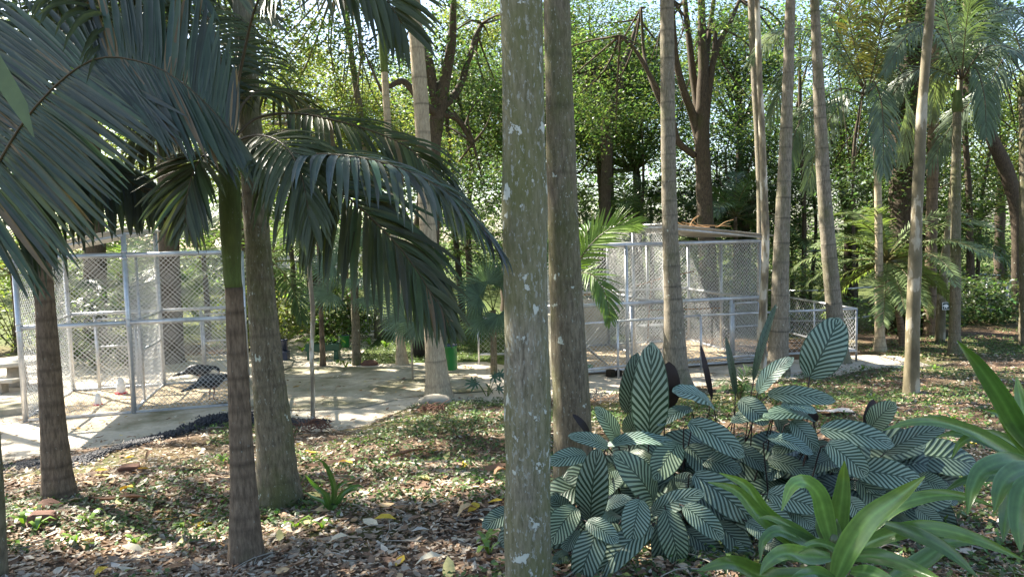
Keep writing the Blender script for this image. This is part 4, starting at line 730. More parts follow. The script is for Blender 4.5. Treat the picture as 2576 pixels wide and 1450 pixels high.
bar('post', A2, (W2*.33+.09, .02, -.05), (W2*.33+.09, .02, M2), .025)
for y in (0, D2):
    for z in (.05, M2, H2):
        for xa, xb in ((.03, cx-.03), (cx+.03, W2-.03)): bar('rail', A2, (xa, y, z), (xb, y, z), .037 if y == 0 and z > 1 else .027)
for x in (0, cx, W2):
    for z in (.05, M2-.03, H2-.005):
        bar('rail', A2, (x, .03, z), (x, D2*.5-.03, z), .03); bar('rail', A2, (x, D2*.5+.03, z), (x, D2-.03, z), .03)
for x0, x1 in ((.03, cx-.03), (cx+.03, W2-.03)):
    for z0, z1 in ((.06, M2-.03), (M2+.03, H2-.03)):
        link_panel('front_netting', A2, (x0, 0, z0), X_, Z_, x1-x0, z1-z0); link_panel('back_netting', A2, (x0, D2, z0), X_, Z_, x1-x0, z1-z0)
for x, nm in ((0, 'side_netting'), (cx, 'partition_netting'), (W2, 'side_netting')):
    for z0, z1 in ((.06, M2-.06), (M2, H2-.03)): link_panel(nm, A2, (x, .03, z0), Y_, Z_, D2-.06, z1-z0)
link_panel('top_netting', A2, (.03, .03, H2), X_, Y_, cx-.06, D2-.06); link_panel('gable_netting', A2, (cx, .03, H2+.03), Y_, Z_, D2-.06, .28)
bar('rail', A2, (cx, 0, 2.64), (cx, D2, 2.66), .022); bar('rail', A2, (cx, -.04, 2.62), (W2+.05, -.04, H2+.07), .024)
mb = MB(); mb.box((cx/2, D2+.06, .55), (cx, .07, 1.1)); mb.box((-.06, D2*.5, .55), (.07, D2, 1.1)); mb.build('cream_wall', M['cream'], A2)
r_ = tin_roof(A2, cx-.1, W2+.22, -.12, D2+.2, 2.70, H2+.10)
gate(A2, W2-.58, .52, -.02, M2-.09)
mb = MB(); mb.box((cx*.5, D2*.5, H2+.03), (.9, .5, .02)); mb.build('roof_sheet', M['tin'], A2)
# perches and things inside
def branch(parent, pts, r, name='perch', mat='wood'):
    V, F = tube(spline(pts, 9), np.linspace(r, r*.6, 9), 7); return put(name, mesh(name, V, F, M[mat], np.zeros((len(V), 3))), parent)
branch(A2, [(cx+.0, 1.5, 1.45), (cx+.7, 1.6, 1.6), (cx+1.35, 1.5, 1.72)], .018); branch(A2, [(cx+.1, .9, 1.02), (cx+.9, .9, 1.0), (W2-.3, 1.0, .98)], .016); branch(A2, [(.5, 2.2, 1.12), (1.2, 2.3, 1.25), (cx, 2.2, 1.3)], .016); branch(A2, [(cx+.45, 1.9, 0), (cx+.5, 1.9, .8), (cx+.55, 1.85, 1.55)], .014)
branch(A2, [(.45, 1.0, .75), (.8, .9, .4), (1.15, .6, .05)], .03, mat='stone')
def in2(x, y, z=.05): c, s = math.cos(a2), math.sin(a2); return np.array([c2[0]+c*x-s*y, c2[1]+s*x+c*y, .02+z])
def in1(x, y, z=.05): c, s = math.cos(ang), math.sin(ang); return np.array([c1[0]+c*x-s*y, c1[1]+s*x+c*y, .02+z])
def lathe(prof, n=24):
    pr = np.array(prof, float); a = np.arange(n)/n*2*np.pi; V = np.stack([np.outer(pr[:, 0], np.cos(a)), np.outer(pr[:, 0], np.sin(a)), np.repeat(pr[:, 1:2], n, 1)], -1).reshape(-1, 3)
    F = [(i*n+j, i*n+(j+1) % n, (i+1)*n+(j+1) % n, (i+1)*n+j) for i in range(len(pr)-1) for j in range(n)]
    if pr[0, 0] > 1e-4: F.append(tuple(range(n-1, -1, -1)))
    if pr[-1, 0] > 1e-4: F.append(tuple(range((len(pr)-1)*n, len(pr)*n)))
    return V, F
def lathe_obj(name, prof, mat, parent=None, loc=(0, 0, 0), n=24): V, F = lathe(prof, n); return put(name, mesh(name, V, F, M[mat], np.ones((len(V), 3))), parent, loc)
# fallen twig on the right roof
tw = in2(cx+1.15, .8, 2.62); t = thing('dead_branch', 'dry bare branch lying on the right aviary roof', 'branch', tw); rg = np.random.default_rng(4); mb = MB()
for k in range(11):
    a = rg.uniform(-.6, 3.6); s = np.array([rg.uniform(-.4, .4), rg.uniform(-.2, .2), 0]); e_ = s+np.array([math.cos(a)*.3, rg.normal(0, .15), abs(math.sin(a))*.26+.03]); mb.tube(spline([s, (s+e_)/2+rg.normal(0, .03, 3), e_], 6), np.linspace(.008, .003, 6), 5)
mb.tube([(-.65, 0, .02), (0, .03, .05), (.6, 0, .01)], [.012, .010, .006], 6); mb.build('twigs', M['wood'], t)
# railing before the right aviary
def railing(label, pts, h=1.0, post_at=None, netting=True, lo=.22, rr=.022, group=None, name='railing', mat='steel', pitch=.075):
    t = thing(name, label, 'railing', (*pts[0], 0), group); o = np.array([*pts[0], 0.])
    for (xa, ya), (xb, yb) in zip(pts[:-1], pts[1:]):
        p = np.array([xa, ya, 0])-o; q = np.array([xb, yb, 0])-o; L = np.linalg.norm(q-p); k = max(1, int(round(L/1.6))); u = (q-p)/L
        for z in (lo, h): bar('rail', t, p+(0, 0, z), q+(0, 0, z), rr, mat=mat)
        for j in range(k): s = p+u*(L*j/k); bar('post', t, s+(0, 0, -.03), s+(0, 0, h-.005), rr*.92, mat=mat)
        if netting: link_panel('netting', t, p+(0, 0, lo), u, Z_, L, h-lo, pitch, .002)
    s = np.array([*pts[-1], 0.])-o; bar('post', t, s+(0, 0, -.03), s+(0, 0, h), rr*.92, mat=mat); return t
ra = [Gz(1420, 966)[:2], Gz(1555, 952)[:2], Gz(1763, 931)[:2], Gz(1965, 919)[:2], Gz(2153, 910)[:2]]
railing('low steel railing with wire netting before the right aviary', ra, 1.02)
railing('wire-netted side railing running back from the railing end post', [ra[-1], ra[-1]+np.array([-.25, 3.2])], 1.02)
railing('short pale railing panel left of the nearest lichen-spotted trunk', [Gz(1205, 918)[:2], Gz(1330, 915)[:2]], .95)
railing('dark handrail fence in the shade behind the ringed pair', [at(1900, 800, 19)[:2], at(1985, 800, 18.4)[:2], at(2080, 800, 18.2)[:2], at(2200, 800, 19)[:2]], 1.0, netting=False, rr=.02)
cv = [at(2330, 800, 21.5)[:2], at(2420, 800, 20.2)[:2], at(2480, 800, 19.6)[:2], at(2530, 800, 19.8)[:2], at(2552, 800, 20.8)[:2], at(2540, 800, 22.3)[:2], at(2480, 800, 23.5)[:2], at(2400, 800, 24)[:2]]
railing('white curved netted fence in the sun at the far right', cv, .95, rr=.024)
# barred fences beyond the lawn
def bar_fence(label, p, q, h, nb, z0=.05):
    t = thing('fence', label, 'fence', (*p, 0)); o = np.array([*p, 0.]); u = np.array([*q, 0.])-o
    for z in (z0+.06, h): bar('rail', t, (0, 0, z), u+(0, 0, z), .022)
    for k in range(nb+1): s = u*k/nb; bar('bar', t, s+(0, 0, z0), s+(0, 0, h-.01), .011, 6)
bar_fence('upright-barred steel fence section beyond the lawn', at(862,840,19.2)[:2], at(980,840,19.6)[:2], .72, 22)
railing('plain two-rail fence left of the barred fence, far back', [at(760,840,21)[:2], at(862,840,20)[:2]], .95, netting=False, rr=.02)
railing('far rail fence behind the near aviary right end', [at(560,850,21)[:2], at(740,850,21.5)[:2]], 1.0, netting=False, rr=.02)
# small roofed shelter far back
b = at(800, 850, 24); t = thing('shelter', 'small open shelter with pale roof beyond the trough', 'shelter', (b[0], b[1], 0))
for x in (-1.2, 1.2):
    for y in (-.6, .6): bar('post', t, (x, y, 0), (x, y, 1.75), .05, 8, 'wood')
mb = MB()
for s in (-1, 1):
    mb.add([(-1.6, 0, 2.15), (1.6, 0, 2.15), (1.6, s*1.0, 1.75), (-1.6, s*1.0, 1.75), (-1.6, 0, 2.11), (1.6, 0, 2.11), (1.6, s*1.0, 1.71), (-1.6, s*1.0, 1.71)], [(0,1,2,3),(4,7,6,5),(3,2,6,7),(0,3,7,4),(1,5,6,2)])
mb.build('roof', M['tin'], t)

# ================================================================== SMALL THINGS
def bin_(label, p, w_, h, z0, d):
    t = thing('litter_bin', label, 'litter bin', (p[0], p[1], 0), 'green litter bins'); r = w_/2
    lathe_obj('body', [(r*.96, z0), (r*.97, z0+.01), (r, z0+.03), (r, z0+h*.93), (r*1.04, z0+h*.94), (r*1.04, z0+h*.985), (r*1.0, z0+h), (r*.94, z0+h), (r*.93, z0+h*.2), (0, z0+h*.18)], 'green_paint', t, n=28)
    V, F = lathe([(r*1.015, z0+h*.995), (r*1.055, z0+h*1.0), (r*1.055, z0+h*1.03), (r*.9, z0+h*1.03), (r*.9, z0+h*.9), (0, z0+h*.88)], 28); put('liner', mesh('liner', V, F, M['navy'], np.ones((len(V), 3))), t)
    bar('post', t, (-r*1.12, .02, -.05), (-r*1.12, .02, z0+h*.9), .02, 8); bar('bracket', t, (-r*1.12, .02, z0+h*.5), (-r*.9, .0, z0+h*.5), .012, 6)
p = at(1131, 900, 12.6); bin_('large round green litter bin beside the tan palm foot', p, .265, .43, .23, 12.6)
p = at(867, 862, 17.2); bin_('small distant green litter bin by the barred fence', p, .23, .28, .02, 17.2)
b = at(815, 905, 15.5); t = thing('planter_trough', 'long dark green trough planter on short legs beyond the court', 'planter', (b[0], b[1], .01)); mb = MB()
mb.box((0, 0, .27), (.74, .26, .16), bev=.015); mb.build('trough', M['trough'], t)
for s in (-1, 1):
    mb = MB(); mb.box((s*.29, 0, .095), (.10, .24, .19), bev=.01); mb.build('leg', M['trough'], t)
rg = np.random.default_rng(8); C = np.c_[rg.uniform(-.35, .35, 160), rg.uniform(-.1, .1, 160), rg.uniform(.35, .5, 160)]; V, F, c = leaf_quads(C, .12, rg, (.12, .2, .04)); put('leaves', mesh('leaves', V, F, M['leaf'], c, smooth=False), t)
b = at(717, 909, 15.4); t = thing('recycling_box', 'dark navy tub stacked on a box behind the thick brown trunk', 'tub', (b[0], b[1], .01)); mb = MB(); mb.box((0, 0, .11), (.17, .2, .22), bev=.012); mb.build('lower_tub', M['navy'], t); lathe_obj('upper_tub', [(.07, .225), (.07, .44), (.078, .445), (.078, .47), (.06, .47), (.06, .3), (0, .3)], 'navy', t, n=18)
# round stone table with bench at the far left
b = Gz(18, 985); t = thing('stone_table', 'round concrete table at the left edge beyond the plinth', 'table', (b[0]-.15, b[1]+.5, 0)); lathe_obj('top', [(0, .43), (.5, .43), (.52, .45), (.52, .49), (.5, .51), (0, .51)], 'concrete', t); lathe_obj('pedestal', [(.2, 0), (.17, .1), (.15, .43)], 'stone', t)
t = thing('stone_bench', 'low concrete bench in front of the round table', 'bench', (b[0]+.0, b[1]-.15, 0)); mb = MB(); mb.box((0, 0, .235), (.62, .26, .06), bev=.012); mb.build('seat', M['concrete'], t)
mb = MB(); mb.box((-.02, 0, .10), (.2, .2, .205), bev=.01); mb.build('leg', M['stone'], t)
# drinkers
def drinker(label, p, s):
    t = thing('bird_drinker', label, 'bird drinker', p); lathe_obj('dish', [(.095*s, 0), (.11*s, .012*s), (.112*s, .05*s), (.10*s, .05*s), (.095*s, .02*s), (0, .018*s)], 'red_plastic', t); lathe_obj('bottle', [(.075*s, .022*s), (.088*s, .07*s), (.082*s, .17*s), (.06*s, .29*s), (.035*s, .335*s), (0, .345*s)], 'white_plastic', t)
drinker('white bell-shaped drinker on a red dish inside the near aviary', Gz(305, 991, .04), .85); drinker('smaller white drinker on a red dish close behind the front netting', Gz(247, 1019, .04), .6)
# birds
def bird(label, p, yaw, s, cb, cw, tail=1., name='bird', pitch=0, patch=None):
    t = thing(name, label, 'bird', p, rotz=yaw); zc = .26*s
    P = np.array([(-.24*tail-.14, 0, zc-.06), (-.22, 0, zc-.01), (-.15, 0, zc+.02), (-.06, 0, zc+.015), (.05, 0, zc), (.13, 0, zc+.02), (.19, 0, zc+.035), (.23, 0, zc+.03), (.265, 0, zc+.01), (.29, 0, zc-.03), (.30, 0, zc-.055), (.305, 0, zc-.085)])*np.array([s, s, 1]); P[:, 2] = zc+(P[:, 2]-zc)*s
    r = np.array([.012, .04, .075, .105, .10, .07, .036, .028, .034, .030, .014, .003])*s; Q = spline(P, 44); dd = np.linspace(0, 1, 44); d0 = np.r_[0, np.cumsum(np.linalg.norm(np.diff(P, axis=0), axis=1))]; rr = np.interp(dd*d0[-1], d0, r)
    sqx = 1.0; V, F = tube(Q, rr, 16, sq=(.86, 1.)); n = 16; tt = np.repeat(dd, n); rgb = np.tile(cb, (len(V), 1)); sp = vnoise(V[:, 0]*90/s+40, V[:, 2]*90/s+V[:, 1]*60) > .68; rgb[sp] = cw
    headm = tt > .80; rgb[headm] = np.array(cb)*.8; rgb[tt > .945] = (.35, .25, .12)
    # flatten tail
    tm = tt < .22; V[tm, 1] *= 1.9; put('body', mesh('body', V, F, M['vcol'], rgb), t)
    for sg in (-1, 1):
        mbw = MB(); W = []; nu, nv = 9, 5
        for i in range(nu):
            for j in range(nv):
                u = i/(nu-1); v = j/(nv-1)-.5; x = (.09-.30*u)*s; z = zc+(.03-.03*u+v*.13*math.sin(math.pi*(.15+.8*(1-u))))*s; y = sg*(.092-.05*(abs(v)*2)**2-.055*u**2)*s; W.append((x, y, z))
        W = np.array(W); cwg = np.tile(np.array(cb)*1.25, (len(W), 1)); cwg[vnoise(W[:, 0]*120/s, W[:, 2]*120/s) > .6] = cw
        if patch is not None: cwg[20:24] = patch
        Fw = [(i*nv+j, i*nv+j+1, (i+1)*nv+j+1, (i+1)*nv+j) for i in range(nu-1) for j in range(nv-1)]; put('wing', mesh('wing', W, Fw, M['vcol'], cwg), t)
        V, F = tube(spline([(-.01*s, sg*.05*s, zc-.06*s), (.0, sg*.05*s, zc*.55), (-.015*s, sg*.05*s, .012), (.05*s, sg*.055*s, .008)], 9), np.array([.028, .02, .012, .01, .009, .009, .009, .008, .006])*s, 7); put('leg', mesh('leg', V, F, M['vcol'], np.tile((.30, .16, .10), (len(V), 1))), t)
bird('dark speckled bird feeding at the near aviary back rail, pale wing patch', Gz(505, 969, .05), R_(20), 1.05, (.018, .018, .020), (.10, .10, .10), 1.2, patch=(.5, .36, .26))
bird('dark barred bird bending forward, nearer of the two in the near aviary', Gz(535, 1004, .05), R_(55), 1.15, (.02, .02, .022), (.12, .12, .12), 1.3)
bird('rusty orange long-tailed bird on the right aviary floor', in2(cx+.75, 1.15, .05), R_(8), .62, (.26, .085, .02), (.40, .17, .05), 2.6)
lathe_obj('green_bowl', [(.10, 0), (.14, .02), (.17, .06), (.165, .065), (.13, .03), (0, .02)], 'green_paint', None, in2(.62, .35, .04)); o = bpy.data.objects['green_bowl']; tag(o, 'shallow green water bowl on the right aviary floor', 'bowl')
for k, (x, y) in enumerate(((.9, -.28), (1.05, -.3))): 
    o = lathe_obj('log_stump', [(.09, 0), (.095, .02), (.085, .11), (.08, .115), (0, .118)], 'bark_dark', None, in2(x, y, 0), 12); o.scale = (1-.35*k, 1-.35*k, 1-.1*k); tag(o, ['sawn log piece by the right aviary gate post', 'smaller sawn log piece touching the first one'][k], 'log')
mb = MB(); mb.box((0, 0, .34), (.7, .3, .03), bev=.008); t = thing('feeding_table', 'white slab feeding table behind the right aviary gate', 'table', in2(W2-.5, 3.9, -.02), rotz=a2); mb.build('top', M['white_plastic'], t)
for s in (-1, 1):
    mb = MB(); mb.box((s*.25, 0, .16), (.06, .24, .325)); mb.build('leg', M['concrete'], t)
# sign on a post
b = GG(2382, 862); t = thing('sign', 'small dark green sign with white border and animal symbol on a post', 'sign', (b[0], b[1], b[2])); zt = 2.5-(778-573)/FPX*b[1]-b[2]; sw, sh = .30, .165
bar('post', t, (.06, 0, -.05), (.06, 0, zt+.1), .02, 8); mb = MB(); mb.box((0, -.03, zt+sh/2), (sw, .016, sh), bev=.004); mb.build('panel', plain('sign_green', (.02, .05, .045), .5, 0, .1, 5, .4, 0), t)
mb = MB()
for x0, z0, x1, z1 in ((-.5, .44, .5, .5), (-.5, -.5, .5, -.44), (-.5, -.44, -.465, .44), (.465, -.44, .5, .44)): mb.box(((x0+x1)/2*sw*.97, -.0395, zt+sh/2+(z0+z1)/2*sh*.97), ((x1-x0)*sw*.97, .003, (z1-z0)*sh*.97))
mb.build('border', M['white_plastic'], t); mb = MB()
a = np.linspace(0, 2*np.pi, 15)[:-1]; pts_ = np.c_[-.07+.05*np.cos(a)*(1+.25*np.cos(2*a+.6)), np.full(14, -.0405), zt+sh*.52+.034*np.sin(a)*(1+.3*np.cos(a))]; mb.add(pts_, [tuple(range(14))]); mb.box((-.095, -.0405, zt+sh*.27), (.016, .002, .03)); mb.box((-.05, -.0405, zt+sh*.27), (.016, .002, .03)); mb.build('symbol', M['white_plastic'], t)
mb = MB(); mb.box((.07, -.0405, zt+sh*.62), (.11, .002, .012)); mb.box((.06, -.0405, zt+sh*.42), (.09, .002, .010)); mb.build('lettering', M['white_plastic'], t)
# bricks, rocks, stump, bark pieces
def rock(name, label, cat, p, size, mat, rz=0, seed=0, tilt=0, blocky=.0):
    rg = np.random.default_rng(seed); n = 14; m = 9; V = []
    for i in range(m+1):
        th = np.pi*i/m
        for j in range(n):
            ph = 2*np.pi*j/n; v = np.array([math.sin(th)*math.cos(ph), math.sin(th)*math.sin(ph), math.cos(th)]); e_ = 1-blocky; v = np.sign(v)*np.abs(v)**(e_); V.append(v*(1+.14*(vnoise(v[0]*2+seed*3+9, v[1]*2+v[2]*2+9)-.5)*2))
    V = np.array(V)*np.array(size)/2; F = [(i*n+j, i*n+(j+1) % n, (i+1)*n+(j+1) % n, (i+1)*n+j) for i in range(m) for j in range(n)]
    o = put(name, mesh(name, V, F, M[mat], smooth=blocky < .3), None, (p[0], p[1], p[2]+size[2]*.32)); o.rotation_euler = (tilt, tilt*.6, rz); tag(o, label, cat); return o
rock('brick', 'broken red brick standing on edge at the lower left', 'brick', GG(108, 1318), (.17, .10, .12), 'brick', .3, 1, .15, .68)
rock('brick', 'flat red brick leaning against the left palm foot', 'brick', GG(128, 1278), (.20, .12, .07), 'brick', -.4, 2, .2, .6)
rock('brick', 'half-buried brick piece in the litter by the gravel', 'brick', GG(325, 1182), (.20, .12, .07), 'brick', .5, 3, .1, .6)
rock('stone', 'rounded pale stone at the foot of the tan palm', 'stone', GG(1095, 1018), (.52, .32, .20), 'stone', -.2, 4)
rock('stump', 'black charred stump beyond the court near the bin', 'stump', at(1055, 895, 15.6)*np.array([1, 1, 0]), (.34, .3, .62), 'black', .2, 5)
rock('log', 'short reddish log end at the foot of the fan palm', 'log', Gz(928, 920), (.34, .16, .16), 'brick', .1, 6)
for k, (px, py, L, rz, lb) in enumerate([(850,1172,.7,.15,'long dry palm sheath lying in litter behind the strap-leaf plant'),(1235,1190,.5,.45,'curled brown bark strip beside the nearest trunk'),(1075,1000,.3,-.4,'brown husk on the path edge left of the pale stone'),(300,1262,.55,-.12,'bundle of dry palm leaflets beside the left palm foot'),(1010,1150,.5,.55,'thin dry stick lying in the sunlit litter')]):
    p = GG(px, py); t = np.linspace(-1, 1, 12); w_ = .05*np.sqrt(np.clip(1-np.abs(t)**2.2, 0, 1))*(1 if k < 3 else .35); V = []
    for q, ww in zip(t, w_): V += [(q*L/2, -ww, .03+.015*math.sin(q*3)), (q*L/2, 0, .012+.012*math.sin(q*3)), (q*L/2, ww, .035+.015*math.sin(q*3+.5))]
    o = put('bark_strip', mesh('bark_strip', np.array(V), ribbon_faces(1, 12, 3), M['dry'], np.tile((.24, .14, .085), (36, 1))), None, p+(0, 0, .02)); o.rotation_euler = (0, 0, rz); tag(o, lb, 'bark')
p = GG(2100, 1040); V = np.array([(x, y, .03+.03*vnoise(x*14+3, y*14)) for x in np.linspace(-.2, .2, 9) for y in np.linspace(-.08, .08, 5)]); o = put('paper_scrap', mesh('paper_scrap', V, ribbon_faces(1, 9, 5), plain('grey_paper', (.42, .40, .38), .8, 0, .1), np.ones((45, 3))), None, p); tag(o, 'crumpled grey-white scrap on the ground right of the tall striped leaf', 'scrap')
# root mounds of red soil fibre and twig heap
rg = np.random.default_rng(9)
for k, (px, py, rad, lb) in enumerate([(780,1085,.28,'reddish fibre heap round the sapling foot'),(1500,1010,.3,'heap of dry twigs and roots before the right aviary'),(1085,1045,.25,'small fibre heap on the bank below the stone')]):
    p = GG(px, py); mb = MB()
    for q in range(70): a = rg.uniform(0, 6.28); s = np.array([rg.normal(0, rad*.5), rg.normal(0, rad*.35), 0]); s[2] = max(0, .12-.3*np.hypot(s[0], s[1])); e_ = s+np.array([math.cos(a), math.sin(a)*.6, rg.normal(.1, .3)])*rad*rg.uniform(.3, .8); mb.tube(spline([s, (s+e_)/2+(0, 0, .03), e_], 4), [.007, .006, .005, .003], 4)
    o = mb.build('twig_heap', M['brick' if k != 1 else 'stone'], None, p); tag(o, lb, 'heap')

# ================================================================== LITTER, GROUND COVER, GRAVEL
def litter_arrays(P, Nrm, size, rg, cols, curl=.28, tilt=.2):
    """curled leaf blades, 8 vertices each"""
    n = len(P); tx = np.array([0, .33, .33, .33, .68, .68, .68, 1.])-.5; ty = np.array([0, -1, 0, 1, -.85, 0, .85, 0])*.5
    asp = rg.uniform(.28, .5, n)[:, None]; s = size[:, None]; cu = rg.normal(curl*.4, curl, n)[:, None]; fo = rg.uniform(-.1, .6, n)[:, None]; tw = rg.normal(0, .35, n)[:, None]
    x = tx*s; y = ty*asp*s; z = cu*s*(tx**2)*1.5+fo*np.abs(ty)*asp*s+tw*tx*ty*s*asp*2
    yaw = rg.random(n)*6.283; D = np.c_[np.cos(yaw), np.sin(yaw), rg.normal(0, tilt, n)]; D = nrm(D); U = nrm(Nrm+rg.normal(0, tilt, (n, 3))*np.array([1, 1, .2])); S = nrm(np.cross(U, D)); U = np.cross(D, S)
    V = P[:, None]+D[:, None]*x[..., None]+S[:, None]*y[..., None]+U[:, None]*(z-z.min(1, keepdims=True)*.6)[..., None]
    Ft = np.array([[0, 2, 1], [0, 3, 2], [7, 4, 5], [7, 5, 6], [1, 2, 5], [1, 5, 4], [2, 3, 6], [2, 6, 5]]); F = (np.arange(n)[:, None, None]*8+Ft[None]).reshape(-1, 3)
    return V.reshape(-1, 3), F, np.repeat(cols, 8, 0)
DRY = np.array((.96, 1.0, 1.06))*1.3*np.array([(.34,.25,.17),(.25,.165,.105),(.18,.11,.07),(.48,.40,.30),(.28,.22,.16),(.13,.08,.05),(.40,.35,.27),(.31,.20,.12)])
def scatter(rg, n, ya, yb, spread=1.0, pw=1.):
    y = ya+(yb-ya)*rg.random(n)**pw; x = (rg.random(n)*2-1)*y*spread; return x, y
rg = np.random.default_rng(21)
xs1, ys1 = scatter(rg, 66000, 3.3, 7.2); xs2, ys2 = scatter(rg, 47000, 7., 14.); xs3, ys3 = scatter(rg, 9000, 13, 24)
x = np.r_[xs1, xs2, xs3]; y = np.r_[ys1, ys2, ys3]
for px_, py_, rr_ in [(150,1255,.14),(703,1270,.2),(621,1410,.12),(1446,1228,.18),(2292,990,.11),(1330,1545,.14),(1702,975,.2)]:
    p_ = GG(px_, py_); a_ = rg.random(420)*6.283; q_ = rr_+np.abs(rg.normal(0, .16, 420)); x = np.r_[x, p_[0]+np.cos(a_)*q_]; y = np.r_[y, p_[1]+np.sin(a_)*q_]
onpath = (y > edge_y(x)+(rg.random(len(x))**2.5*.5-.02)*(vnoise(x*2.3, y*2.3)*1.4)) & (x < 7.0); den = .35+.9*vnoise(x*1.1+4, y*1.1+9); far_ok = (x > 5.5) | (y < edge_y(x))
k = (~onpath) & (rg.random(len(x)) < den) & far_ok; x = x[k]; y = y[k]
z = np.maximum(gz(x, y), .03*(y > edge_y(x)-.1))+rg.random(len(x))*.018; size = np.clip(rg.lognormal(math.log(.042), .45, len(x)), .018, .13); cols = DRY[rg.integers(0, 8, len(x))]*(rg.uniform(.55, 1.2, (len(x), 1)))
V, F, c = litter_arrays(np.c_[x, y, z], np.tile((0, 0, 1.), (len(x), 1)), size, rg, cols); o = put('leaf_litter', mesh('leaf_litter', V, F, M['dry'], c, smooth=False)); tag(o, 'brown and grey dry leaf litter covering the bank', 'leaf litter', kind='stuff')
mb = MB(); xt, yt = scatter(rg, 420, 3.5, 10.5, .75)
for xa, ya in zip(xt, yt):
    if ya > edge_y(xa)-.1: continue
    a_ = rg.random()*6.283; L_ = rg.uniform(.08, .45); p_ = np.array([xa, ya, float(gz(xa, ya))+.03]); e_ = p_+np.array([math.cos(a_)*L_, math.sin(a_)*L_, 0]); e_[2] = float(gz(e_[0], e_[1]))+.03; mb.tube(spline([p_, (p_+e_)/2+rg.normal(0, .015, 3), e_], 5), np.linspace(.0045, .0025, 5), 4)
o = mb.build('twigs', M['stone']); tag(o, 'thin dry twigs strewn through the leaf litter', 'twigs', kind='stuff')
# sparse leaves on the path
n = 520; x = rg.uniform(-8, 6.5, n); y = edge_y(x)+rg.random(n)**1.2*3.2; kk = (y < np.interp(x, PX, back)-.1); x, y = x[kk], y[kk]
V, F, c = litter_arrays(np.c_[x, y, np.full(len(x), .042)], np.tile((0, 0, 1.), (len(x), 1)), rg.uniform(.05, .13, len(x)), rg, DRY[rg.integers(0, 8, len(x))]*np.where(rg.random((len(x), 1)) < .3, (1., .95, .5), 1), tilt=.12); o = put('path_leaves', mesh('path_leaves', V, F, M['dry'], c, smooth=False)); tag(o, 'scattered dry leaves lying on the concrete path', 'leaf litter', kind='stuff')
# single larger leaves one can pick out
LM = [('the left palm foot', 148, 1252), ('the slim palm foot', 620, 1408), ('the thick brown trunk foot', 703, 1268), ('the small strap plant', 822, 1290), ('the nearest trunk', 1330, 1440), ('the standing brick', 108, 1318), ('the buried brick', 325, 1182), ('the sapling heap', 780, 1085), ('the bark strip', 1235, 1190), ('the mottled trunk foot', 2292, 990), ('the striped leaves', 2330, 1180), ('the dry sheath', 850, 1172), ('the sunlit patch', 1090, 1228)]
LMW = np.array([GG(p[1], p[2])[:2] for p in LM]); PAL = [('pale cream', (.62, .56, .42)), ('tan', (.52, .38, .22)), ('olive yellow', (.50, .46, .20)), ('bright yellow', (.62, .44, .06)), ('brown', (.32, .19, .11)), ('grey', (.50, .48, .44))]; seen = set()
x, y = scatter(rg, 400, 3.7, 8.6, .70); kk = y < edge_y(x)-.2; x, y = x[kk], y[kk]
for q in range(len(x)):
    k = int(np.argmin(np.hypot(LMW[:, 0]-x[q], LMW[:, 1]-y[q]))); dx, dy = x[q]-LMW[k, 0], y[q]-LMW[k, 1]; dr = ('right of' if dx > 0 else 'left of') if abs(dx) > abs(dy) else ('behind' if dy > 0 else 'in front of'); ci = int(rg.integers(0, 6)); lb = '%s fallen leaf %s %s' % (PAL[ci][0], dr, LM[k][0])
    if lb in seen or math.hypot(dx, dy) > 1.6: continue
    seen.add(lb); V, F, c = litter_arrays(np.zeros((1, 3)), np.array([[0, 0, 1.]]), np.array([rg.uniform(.11, .18)]), rg, np.array([PAL[ci][1]]), .3, .2); V[:, 2] -= V[:, 2].min()
    o = put('fallen_leaf', mesh('fallen_leaf', V, F, M['dry'], c), None, (x[q], y[q], float(gz(x[q], y[q]))+.018)); tag(o, lb, 'fallen leaf', 'large fallen leaves on the bank')
# ground cover
n = 52000; x, y = scatter(rg, n, 3.6, 20, .8, .9); e_ = edge_y(x)
wt = np.clip((vnoise(x*.9+70, y*.9+3)-.48)*5, 0, 1)*.7
for px, py, rx, ry, a in [(1200,1060,1.0,.7,1.),(1100,1110,1.3,.7,.75),(1180,1220,1.0,.5,.6),(950,1190,.9,.6,.5),(1180,1020,.9,.4,1.),(1600,1050,2.,.8,1.),(1900,1020,1.6,.7,.9),(2150,1000,2.2,.8,.9),(2350,1060,1.5,.6,.6),(100,1350,.6,.4,.35),(620,1180,.8,.4,.4),(2500,870,2.5,1.2,.8),(2400,940,1.5,.6,.5)]:
    p = GG(px, py); wt = np.maximum(wt, a*np.clip(1.6-((x-p[0])/rx)**2-((y-p[1])/ry)**2, 0, 1))
wt = np.where((y > e_-.05) & (x < 6.8), 0, wt)
lawn = (y > 14.7) & (y < 19) & (np.abs(x+1.6) < 2.6); wt = np.where(lawn, .9, wt)
kk = rg.random(n) < wt; x, y = x[kk], y[kk]; P = np.c_[x, y, gz(x, y)+.012]; P = np.repeat(P, 4, 0)+rg.normal(0, .028, (len(P)*4, 3))*np.array([1, 1, .0]); P[:, 2] += rg.random(len(P))*.05
V, F, c = leaf_quads(P, .042, rg, (.085, .14, .04), flat=.6, aspect=.6); o = put('ground_cover', mesh('ground_cover', V, F, M['cover'], c, smooth=False)); tag(o, 'small green creeping ground cover between the dry leaves', 'ground cover', kind='stuff')
